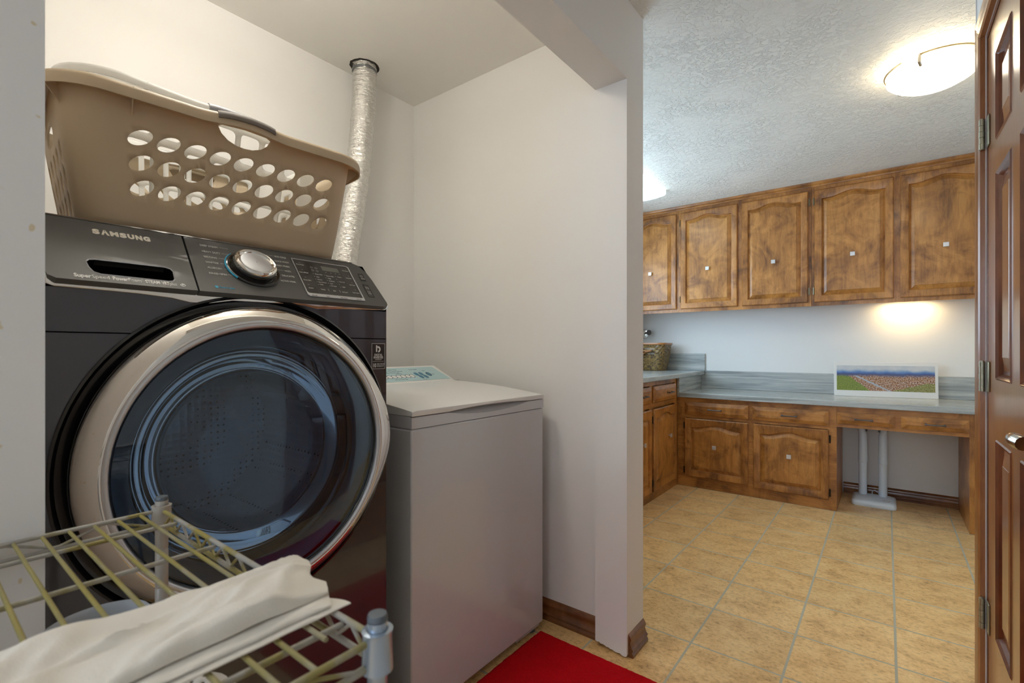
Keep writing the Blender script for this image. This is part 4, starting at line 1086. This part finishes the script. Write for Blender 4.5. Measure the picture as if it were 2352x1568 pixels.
lz = .7035
def lace_edges(t_, s_): return (-.60, -.40, -.28+(.205-.06*abs(s_-.4)+.28)*t_)
o = cloth_strip('folded_towel', 'thick folded pale towel on the second trolley shelf under the lace cloth', 'cloth', 0, 0, lambda t_, s_: (-.565, -.36, -.28+.46*t_), lz, .090, cloth('grey_white_towel', (.55, .55, .53)), amp=.003, seed=5)
# lace: doily with round eyelets near the border
hl = []; ctr = (-.458, .113)
outer = []
for k in range(120):
    q = 2*PI*k/120; r = .097+.004*abs(math.sin(q*14)); outer.append((ctr[0]+r*math.cos(q), ctr[1]+r*math.sin(q)))
for ringi, (rr, cnt) in enumerate(((.089, 56), (.081, 50), (.073, 46))):
    for k in range(cnt):
        q = 2*PI*(k+.5*ringi)/cnt; hl.append(circle(ctr[0]+rr*math.cos(q), ctr[1]+rr*math.sin(q), .0019, 7))
grid = [(ctr[0]-.11+.22*i/36+random.uniform(-.001, .001), ctr[1]-.11+.22*j/36+random.uniform(-.001, .001)) for i in range(37) for j in range(37)]
def lzf(u, v):
    r = math.hypot(u-ctr[0], v-ctr[1]); sag = max(0, v-.185)*.5
    return (u, v, lz+.124+.004*noise.noise(Vector((u*30, v*30, 2)))+.006*noise.noise(Vector((u*9, v*9, 5)))-sag)
vs, fs = cdt_plate(outer, hl, grid, lzf)
tag(build(MB().add(vs, fs), 'lace_doily', M_LINEN2, recalc=False, smooth=80, solid=.0016), 'white scalloped lace doily with eyelets spread on the towel under the top shelf', 'doily')

# ================================================================== RUG
mb = MB(); nx, ny = 90, 110; X0, X1, Y0, Y1 = -1.108, -.13, .86, 1.607
for j in range(ny+1):
    for i in range(nx+1):
        u = i/nx; v = j/ny; x = X0+(X1-X0)*u; y = Y0+(Y1-Y0)*v
        # rounded corners
        cr = .03
        cxx = min(max(x, X0+cr), X1-cr); cyy = min(max(y, Y0+cr), Y1-cr); dd = math.hypot(x-cxx, y-cyy)
        if dd > cr: x = cxx+(x-cxx)*cr/dd; y = cyy+(y-cyy)*cr/dd
        ed = min(u*nx, (1-u)*nx, v*ny, (1-v)*ny); ed = min(1, ed/1.5)
        x += .002*noise.noise(Vector((x*60, y*60, 1))); y += .002*noise.noise(Vector((x*60, y*60, 5)))-.012*u
        mb.v.append((x, y, .002+.011*math.sqrt(ed)+.0018*noise.noise(Vector((x*90, y*90, 0)))+.0012*noise.noise(Vector((x*22, y*22, 3)))))
for j in range(ny):
    for i in range(nx):
        a = j*(nx+1)+i; mb.f.append((a, a+1, a+nx+2, a+nx+1)); mb.m.append(0)
tag(build(mb, 'bath_rug', M_RUG, smooth=80, solid=.0015, recalc=False), 'bright red pile rug on the tiles in front of the white machine', 'rug')

# ================================================================== CABINETS
class Face:
    """local frame of a cabinet front: u to the right, v up, w out of the front"""
    def __init__(s, kind, pos): s.k = kind; s.p = pos
    def __call__(s, u, v, w=0): return (u, s.p-w, v) if s.k == 'y' else (s.p+w, u, v)
    def box(s, mb, u0, u1, v0, v1, w0, w1):
        a = s(u0, v0, w0); b = s(u1, v1, w1); return mb.box(min(a[0], b[0]), max(a[0], b[0]), min(a[1], b[1]), max(a[1], b[1]), a[2], b[2])
def arch_outline(u0, u1, v0, v1, rise, ins=0, n=28):
    """points of an opening with cathedral top, counter-clockwise from lower left; v1 is the shoulder height"""
    u0 += ins; u1 -= ins; v0 += ins; v1 -= ins; pts = [(u0, v0)]
    pts += [(u0+(u1-u0)*k/6, v0) for k in range(1, 6)]; pts.append((u1, v0)); pts += [(u1, v0+(v1-v0)*k/6) for k in range(1, 6)]
    for k in range(n+1):
        t_ = k/n; s_ = abs(t_-.5)*2   # 0 at the centre, 1 at the side
        e = .5+.5*math.cos(PI*min(1, s_/.78)); 
        pts.append((u1+(u0-u1)*t_, v1+rise*(e**.9)))
    pts += [(u0, v1+(v0-v1)*k/6) for k in range(1, 6)]
    return pts
def rect_match(pts, U0, U1, V0, V1, u0, u1, v0, v1):
    out = []
    for (u, v) in pts:
        if abs(v-v0) < 1e-6: out.append((U0+(U1-U0)*(u-u0)/(u1-u0), V0))
        elif abs(u-u1) < 1e-6 and v <= v1+1e-6: out.append((U1, V0+(V1-V0)*(v-v0)/(v1-v0)))
        elif abs(u-u0) < 1e-6 and v <= v1+1e-6: out.append((U0, V0+(V1-V0)*(v-v0)/(v1-v0)))
        else: out.append((U0+(U1-U0)*(u-u0)/(u1-u0), V1))
    return out
def cab_door(F, U0, U1, V0, V1, parent, rise=.032, knob=None, side='l', stile=.042, hm=M_HINGED, hz=(.10, .10)):
    u0, u1, v0, v1 = U0+stile, U1-stile, V0+.045, V1-.068-(0)
    op = arch_outline(u0, u1, v0, v1, rise)
    ro = rect_match(op, U0, U1, V0, V1, u0, u1, v0, v1); ro2 = rect_match(op, U0+.006, U1-.006, V0+.006, V1-.006, u0, u1, v0, v1)
    def lp(pts, w): return [F(u, v, w) for u, v in pts]
    mb = MB(); mb.loops([lp(ro, .001), lp(ro, .013), lp(ro2, .019), lp(op, .019)])
    i1 = arch_outline(u0, u1, v0, v1, rise, .004); i2 = arch_outline(u0, u1, v0, v1, rise*.98, .007)
    mb.loops([lp(op, .019), lp(i1, .0175), lp(i2, .005)])
    o = build(mb, 'door', M_ALDER, parent, smooth=25)
    i3 = arch_outline(u0, u1, v0, v1, rise*.96, .010); i4 = arch_outline(u0, u1, v0, v1, rise*.9, .036); i5 = arch_outline(u0, u1, v0, v1, rise*.9, .0375)
    mb = MB().loops([lp(i2, .005), lp(i3, .003), lp(i4, .0155), lp(i5, .0185)], cap1=True)
    build(mb, 'raised_panel', M_FIELD, o, smooth=15)
    if knob:
        mb = MB(); F.box(mb, knob[0]-.015, knob[0]+.015, knob[1]-.015, knob[1]+.015, .036, .043); kb = build(mb, 'knob', M_KNOB, o, bevel=.0015)
        build(MB().tube([F(knob[0], knob[1], .017), F(knob[0], knob[1], .037)], .006, 10), 'knob_stem', M_KNOB, kb)
    for z in (V0+hz[0]*(V1-V0), V1-hz[1]*(V1-V0)):
        uu = U0-.007 if side == 'l' else U1+.007
        mb = MB(); F.box(mb, uu-.005, uu+.005, z-.026, z+.026, .001, .006); mb.tube([F(uu, z-.028, .008), F(uu, z+.028, .008)], .004, 8)
        build(mb, 'hinge', hm, o, smooth=40)
    return o
def cab_drawer(F, U0, U1, V0, V1, parent, pull=None):
    def r(ins, w): return [F(U0+ins, V0+ins, w), F(U1-ins, V0+ins, w), F(U1-ins, V1-ins, w), F(U0+ins, V1-ins, w)]
    mb = MB().loops([r(0, .001), r(0, .010), r(.004, .012), r(.027 if V1-V0 > .08 else .022, .021), r(.028 if V1-V0 > .08 else .023, .022)], cap1=True)
    o = build(mb, 'drawer', M_ALDERX if F.k == 'y' else M_ALDERY, parent)
    u = (U0+U1)/2 if pull is None else pull; v = (V0+V1)/2
    mb = MB()
    for s_ in (-1, 1): F.box(mb, u+s_*.045-.005, u+s_*.045+.005, v-.006, v+.006, .021, .028); mb.tube([F(u+s_*.045, v, .026), F(u+s_*.045, v, .045)], .0045, 8)
    mb.tube([F(u-.05, v, .044), F(u-.03, v, .047), F(u+.03, v, .047), F(u+.05, v, .044)], [.006, .0045, .0045, .006], 10)
    build(mb, 'pull', M_PEWTER, o, smooth=40)
    return o
UF = Face('y', 4.39)
UZ0, UZ1 = 1.480, 2.402
def upper(name, label, x0, x1, doors, hm):
    t = thing(name, label, 'cabinet', ((x0+x1)/2, 4.54, UZ0), 'upper wall cabinets')
    mb = MB(); g = .0008
    mb.box(x0+g, x1-g, 4.41, 4.689, 1.512, UZ1); build(mb, 'carcass', M_ALDER, t)
    mb = MB(); us = [x0+g]
    # face frame
    mb.box(x0+g, x1-g, 4.39, 4.4095, UZ0, 1.515).box(x0+g, x1-g, 4.39, 4.4095, 2.366, UZ1)
    st = [x0+g]+[(doors[i][1]+doors[i+1][0])/2 for i in range(len(doors)-1)]+[x1-g]
    for k, u in enumerate(st):
        a = u if k == 0 else u-.03; b = u if k == len(st)-1 else u+.03
        if k == 0: b = u+.045
        if k == len(st)-1: a = u-.045
        mb.box(a, b, 4.39, 4.4095, 1.515, 2.366)
    build(mb, 'face_frame', M_ALDER, t)
    for (a, b, kx, sd) in doors: cab_door(UF, a, b, 1.509, 2.373, t, knob=(kx, 1.850), side=sd, hm=hm)
    return t
upper('upper_cabinet', 'wooden wall cabinet seen only as a narrow slice beside the white pillar', -1.998, -1.490, [(-1.965, -1.509, -1.747, 'l')], M_HINGED)
upper('upper_cabinet', 'middle wooden two-door wall cabinet above the corner of the grey counter', -1.490, -.4605, [(-1.470, -.993, -1.231, 'l'), (-.958, -.481, -.719, 'r')], M_HINGE)
upper('upper_cabinet', 'wooden two-door wall cabinet beside the doorway with warm light under it', -.4605, .600, [(-.438, .042, -.197, 'l'), (.078, .558, .318, 'r')], M_HINGE)
# crown strip under the ceiling
crp = [(0, 2.402), (.008, 2.402), (.010, 2.410), (.016, 2.415), (.013, 2.421), (.018, 2.428), (.020, 2.4395), (0, 2.4395)]
mb = MB().prism(crp, lambda a, b, h: (h, 4.39-a, b), -1.998, .618).box(-1.998, .618, 4.3902, 4.6895, 2.4025, 2.4395)
struct(mb, 'trim_5', M_ALDERX, smooth=30)
# light rail edge
BF = Face('y', 4.09)
bc = thing('base_cabinet', 'low wooden cabinet with two arched doors and two drawers under the long counter', 'cabinet', (-.84, 4.38, 0))
mb = MB().box(-1.398, -.277, 4.11, 4.66, .001, .742); build(mb, 'carcass', M_ALDER, bc)
mb = MB()
mb.box(-1.398, -.277, 4.09, 4.1095, .001, .090).box(-1.398, -.277, 4.09, 4.1095, .700, .742).box(-1.398, -.277, 4.09, 4.1095, .575, .600)
for a, b in ((-1.398, -1.325), (-.855, -.80), (-.330, -.277)):
    mb.box(a, b, 4.09, 4.1095, .090, .575).box(a, b, 4.09, 4.1095, .600, .700)
build(mb, 'face_frame', M_ALDERX, bc)
cab_door(BF, -1.335, -.850, .090, .571, bc, rise=.030, knob=(-1.094, .352), side='l', hz=(.10, .13))
cab_door(BF, -.810, -.323, .077, .571, bc, rise=.030, knob=(-.568, .352), side='r', hz=(.10, .13))
cab_drawer(BF, -1.335, -.848, .600, .706, bc, -1.091); cab_drawer(BF, -.817, -.323, .600, .704, bc, -.567)
# kneehole desk part
dk = thing('desk_unit', 'wooden kneehole desk frame with two shallow drawers and an end panel beside the doorway', 'desk', (.09, 4.38, 0))
build(MB().box(.4065, .4465, 4.09, 4.672, .001, .742), 'end_panel', M_ALDER, dk)
mb = MB().box(-.2765, .406, 4.09, 4.109, .598, .623).box(-.2765, .406, 4.09, 4.109, .701, .742)
for a, b in ((-.2765, -.285+.02), (.036, .086)): mb.box(a, b, 4.09, 4.109, .623, .701)
mb.box(-.2765, .406, 4.1095, 4.56, .610, .742)
build(mb, 'apron', M_ALDERX, dk)
cab_drawer(BF, -.2755+.001, .046, .622, .703, dk, -.122); cab_drawer(BF, .076, .4055, .622, .703, dk, .245)
# long counter
cn = thing('countertop', 'grey streaked laminate counter along the far wall, lower than the sink counter', 'countertop', (-.45, 4.38, .743))
build(MB().box(-1.374, .600, 4.055, 4.688, .7435, .7835), 'slab', M_LAM, cn, bevel=.004, seg=3)
build(MB().box(-1.341, .600, 4.670, 4.688, .784, .947).box(-1.374, -1.341, 4.670, 4.688, .784, .9068), 'backsplash', M_LAM, cn, bevel=.002)
build(MB().box(-1.393, -1.3745, 4.062, 4.688, .7435, .907), 'riser', M_LAMY, cn)
# sink run
LF = Face('x', -1.400)
sk = thing('sink_cabinet', 'taller wooden cabinet run at the left, half hidden behind the white pillar', 'cabinet', (-1.69, 3.1, 0))
build(MB().box(-1.98, -1.42, 1.9, 4.66, .001, .906), 'carcass', M_ALDER, sk)
mb = MB(); LF.box(mb, 1.9, 4.088, .001, .060, -.0195, 0); LF.box(mb, 1.9, 4.088, .868, .906, -.0195, 0); LF.box(mb, 1.9, 4.088, .700, .735, -.0195, 0)
for a, b in ((1.9, 1.95), (2.46, 2.50), (2.97, 3.03), (3.475, 3.535), (4.02, 4.088)): LF.box(mb, a, b, .060, .700, -.0195, 0); LF.box(mb, a, b, .735, .868, -.0195, 0)
build(mb, 'face_frame', M_ALDERY, sk)
for a, b in ((1.95, 2.46), (2.49, 2.98), (3.01, 3.488), (3.530, 4.022)):
    cab_door(LF, a, b, .070, .690, sk, rise=.030, knob=((a+b)/2+.06, .455), side='r' if a < 3.4 else 'l', hz=(.10, .13)); cab_drawer(LF, a, b, .740, .862, sk, (a+b)/2+.06)
st = thing('countertop', 'raised grey laminate sink counter at the left carrying the wicker basket', 'countertop', (-1.67, 3.1, .907))
build(MB().box(-1.998, -1.342, 1.9, 4.688, .9075, .9445), 'slab', M_LAMY, st, bevel=.004, seg=3)
build(MB().box(-1.998, -1.342, 4.672, 4.688, .945, 1.105), 'backsplash', M_LAM, st, bevel=.002)

# wicker basket
wb = thing('wicker_basket', 'brown woven wicker basket with honey wooden rim on the sink counter', 'basket', (-1.76, 4.50, .945))
def wick(u, v, a, b): return (-1.762+u, 4.50+v)
lo = []
for k in range(33):
    f_ = k/32; z = .946+.245*f_; a = .098+.040*f_**.7; b = .085+.035*f_**.7; l = []
    for i in range(120):
        q = 2*PI*i/120; c, s = math.cos(q), math.sin(q); n_ = 5
        u = a*math.copysign(abs(c)**(2/n_), c); v = b*math.copysign(abs(s)**(2/n_), s)
        big = f_ > .62
        wv = (.0028 if big else .0016)*math.sin(i*(2*PI/120)*(15 if big else 30)+(PI if (k//(3 if big else 1)) % 2 else 0))
        l.append((-1.762+u*(1+wv/.1), 4.50+v*(1+wv/.1), z))
    lo.append(l)
build(MB().loops(lo, True, True), 'woven_body', M_WICK, wb, smooth=60)
mb = MB(); lo = []
for o_, z in ((.0, 1.188), (.008, 1.188), (.010, 1.196), (.008, 1.206), (.0, 1.206), (-.004, 1.2)):
    lo.append([(-1.762+(.140+o_)*math.copysign(abs(math.cos(q))**.4, math.cos(q)), 4.50+(.122+o_)*math.copysign(abs(math.sin(q))**.4, math.sin(q)), z) for q in [2*PI*i/96 for i in range(96)]])
lo.append(lo[0]); build(MB().loops(lo), 'rim_band', M_HONEY, wb, smooth=50)
mb = MB(); mb.prism([(-.14, 1.098), (.0, 1.128), (-.0, 1.136), (-.14, 1.136)], lambda a, b, h: (-1.735+a*.9, h, b), 4.352, 4.372)
mb.prism([(-.14, 1.055), (-.05, 1.128), (-.09, 1.128), (-.14, 1.09)], lambda a, b, h: (-1.735+a*.9, h, b), 4.352, 4.372)
build(mb, 'handle', M_HONEY, wb, bevel=.003)
# wall hook by the basket
hk = thing('wall_knob', 'chrome wall knob with black tip above the wicker basket', 'wall hook', (-1.915, 4.69, 1.31))
hx, hz = -1.935, 1.30
build(MB().lathe([(.0, 0), (.05, 0), (.05, .012), (.042, .024), (.02, .03), (.0, .03)], lambda a, b, h: (hx+a, 4.69-h, hz+b), 32), 'rosette', M_CHROME, hk, smooth=40)
build(MB().tube([(hx+.012, 4.665, hz+.005), (hx+.05, 4.63, hz+.012), (hx+.075, 4.61, hz+.012)], [.010, .014, .027], 16), 'tip', M_BLACKG, hk, smooth=40)

# picture on the counter
pa = Vector((-.322, 4.515, .7845)); pb = Vector((.298, 4.635, .7845)); Ld = (pb-pa).length; ang = math.atan2((pb-pa).y, (pb-pa).x)
pic = thing('panorama_print', 'white-matted panoramic aerial town photograph leaning against the backsplash', 'picture', tuple(pa))
pic.rotation_euler = (math.radians(-3.2), 0, ang)
O = pa
build(MB().box(O.x, O.x+Ld, O.y, O.y+.004, O.z, O.z+.262), 'mat_board', M_MAT, pic, bevel=.001)
iw0, iw1, ih0, ih1 = .018, Ld-.018, .045, .236
build(MB().box(O.x+iw0, O.x+iw1, O.y-.0012, O.y-.0002, O.z+ih0, O.z+ih1), 'print', photo_mat(iw0, iw1, ih0, ih1), pic)
# boot dryer
bd = thing('boot_dryer', 'pale grey twin-tube boot dryer standing on the floor under the desk', 'boot dryer', (-.07, 4.47, 0))
def bl(ins, z): return [(u, v, z) for u, v in rrect(-.205+ins, .058-ins, 4.345+ins, 4.60-ins, .03, 5)]
build(MB().loops([bl(.004, .0), bl(0, .006), bl(0, .028), bl(.006, .040), bl(.02, .046)], True, True, True), 'base', M_DRYER, bd, smooth=40)
for x in (-.142, -.020):
    yy = 4.545
    f2 = lambda a, b, h: (x+a, yy+b, h)
    tb = build(MB().lathe([(.0265, .044), (.0265, .30)], f2, 28), 'tube', M_DRYER, bd, smooth=40)
    build(MB().lathe([(.0265, .285), (.0295, .288), (.030, .31), (.0285, .36), (.0275, .50), (.026, .505)], f2, 28), 'sleeve', M_DRYER, tb, smooth=40)
    s_ = -1 if x < -.1 else 1
    build(MB().tube([(x, yy, .49), (x+.004*s_, yy+.003, .52), (x+.014*s_, yy+.02, .56), (x+.028*s_, yy+.05, .60)], [.0255, .0255, .022, .018], 20), 'elbow', M_DRYER, tb, smooth=40)
    build(MB().tube([(x-.026*s_, yy-.008, .535), (x-.018*s_, yy-.01, .535)], .014, 16), 'vent_port', M_CAP, tb, smooth=40)
mb = MB()
for k in range(7):
    q = 2*PI*k/7; mb.tube([(.0+.012*math.cos(q), 4.405+.012*math.sin(q), .0463), (.0+.024*math.cos(q+.5), 4.405+.016*math.sin(q+.5), .0463)], .0012, 5)
build(mb, 'embossed_mark', plain('tan_print', (.30, .25, .22), .5), bd)
build(MB().tube([(-.085, 4.575, .045), (-.085, 4.60, .06), (-.07, 4.62, .065), (-.05, 4.62, .05), (-.04, 4.625, .03), (-.035, 4.635, .004)], .003, 8), 'power_cord', M_DRYER, bd, smooth=50)

# ================================================================== LAMPS
def dome_lamp(name, label, c, r, drop, estr, col, band=True):
    t = thing(name, label, 'ceiling light', (c[0], c[1], ZC))
    f_ = lambda a, b, h: (c[0]+a, c[1]+b, h)
    build(MB().lathe([(.001, ZC-.002), (r*.55, ZC-.002), (r*.55, ZC-.03), (r*.5, ZC-.032), (.001, ZC-.032)], f_, 40), 'ceiling_pan', M_MAT, t, smooth=40)
    prof = [(r, ZC-.058), (r*1.01, ZC-.061), (r*.97, ZC-.068), (r*.86, ZC-.064-.35*drop), (r*.66, ZC-.064-.68*drop), (r*.4, ZC-.064-.9*drop), (r*.15, ZC-.064-.99*drop), (.001, ZC-.064-drop)]
    build(MB().lathe(prof, f_, 64), 'glass_bowl', emit(name+'_glow', col, estr), t, smooth=60)
    build(MB().lathe([(.001, ZC-.034), (.02, ZC-.036), (.028, ZC-.045), (.02, ZC-.054), (.001, ZC-.056)], f_, 20), 'bulb', emit(name+'_bulb', col, E_BULB if band else (E_BULB2 if c[1] > 0 else estr)), t, smooth=60)
    if band:
        for q0 in (0.2, 2.3, 4.4):
            pts = [f_((r*1.0+.006)*math.cos(q0+k*.1), (r*1.0+.006)*math.sin(q0+k*.1), ZC-.03-.018*math.sin(PI*0)) for k in range(18)]
            bn = build(MB().tube(pts, .005, 8), 'metal_band', M_BRASSN, t, smooth=40)
            q = q0; build(MB().tube([f_((r+.004)*math.cos(q), (r+.004)*math.sin(q), ZC-.03), f_((r+.008)*math.cos(q), (r+.008)*math.sin(q), ZC-.062), f_((r-.012)*math.cos(q), (r-.012)*math.sin(q), ZC-.070)], .007, 10), 'clip', M_NICKEL, bn, smooth=40)
        mb = MB()
        for q in (0.2, 2.3, 4.4): mb.tube([f_(r*.5*math.cos(q), r*.5*math.sin(q), ZC-.028), f_((r+.004)*math.cos(q), (r+.004)*math.sin(q), ZC-.03)], .004, 6)
        build(mb, 'support_arm', M_NICKEL, t)
    return t
dome_lamp('dome_light', 'lit frosted glass dome light with metal band on the textured ceiling', (.165, 2.875), .165, .055, E_DOME, (1.0, .86, .68))
dome_lamp('flush_light', 'round ceiling light in the laundry recess above the washers, out of the picture', (-1.30, .60), .13, .05, E_ALCOVE, (1.0, .935, .84), band=False)
dome_lamp('flush_light', 'added warm fill light shaped as a round ceiling light behind the camera', (-.25, -1.1), .14, .05, E_HALL_FILL, (1.0, .88, .74), band=False)  # added unseen lamp, brightens the low parts with warm fill
tb = thing('fluorescent_light', 'lit wraparound fluorescent fixture half hidden by the white pillar', 'ceiling light', (-1.58, 3.26, ZC))
pr = [(-1.74, 2.4395), (-1.423, 2.4395), (-1.423, 2.415), (-1.428, 2.404), (-1.50, 2.392), (-1.58, 2.388), (-1.66, 2.392), (-1.735, 2.404), (-1.74, 2.415)]
build(MB().prism(pr, lambda a, b, h: (a, h, b), 2.65, 3.860), 'diffuser', emit('fluorescent_glow', (.80, .97, 1.0), E_TUBE), tb, smooth=30)
pr2 = [(a+.004*(1 if a > -1.58 else -1), b-(.003 if b < 2.43 else 0)) for a, b in pr]
build(MB().prism(pr2, lambda a, b, h: (a, h, b), 3.8605, 3.87), 'end_cap', emit('fluorescent_cap_glow', (.75, .95, 1.0), 1.2), tb)
uc = thing('under_cabinet_light', 'small warm lamp fixed under the wall cabinet beside the doorway', 'lamp', (.12, 4.60, 1.5115))
build(MB().box(-.03, .27, 4.56, 4.64, 1.500, 1.5115), 'housing', M_MAT, uc, bevel=.002)
build(MB().box(-.01, .25, 4.575, 4.635, 1.4975, 1.4998), 'lamp_lens', emit('under_cabinet_glow', (1.0, .72, .36), E_UNDER), uc)
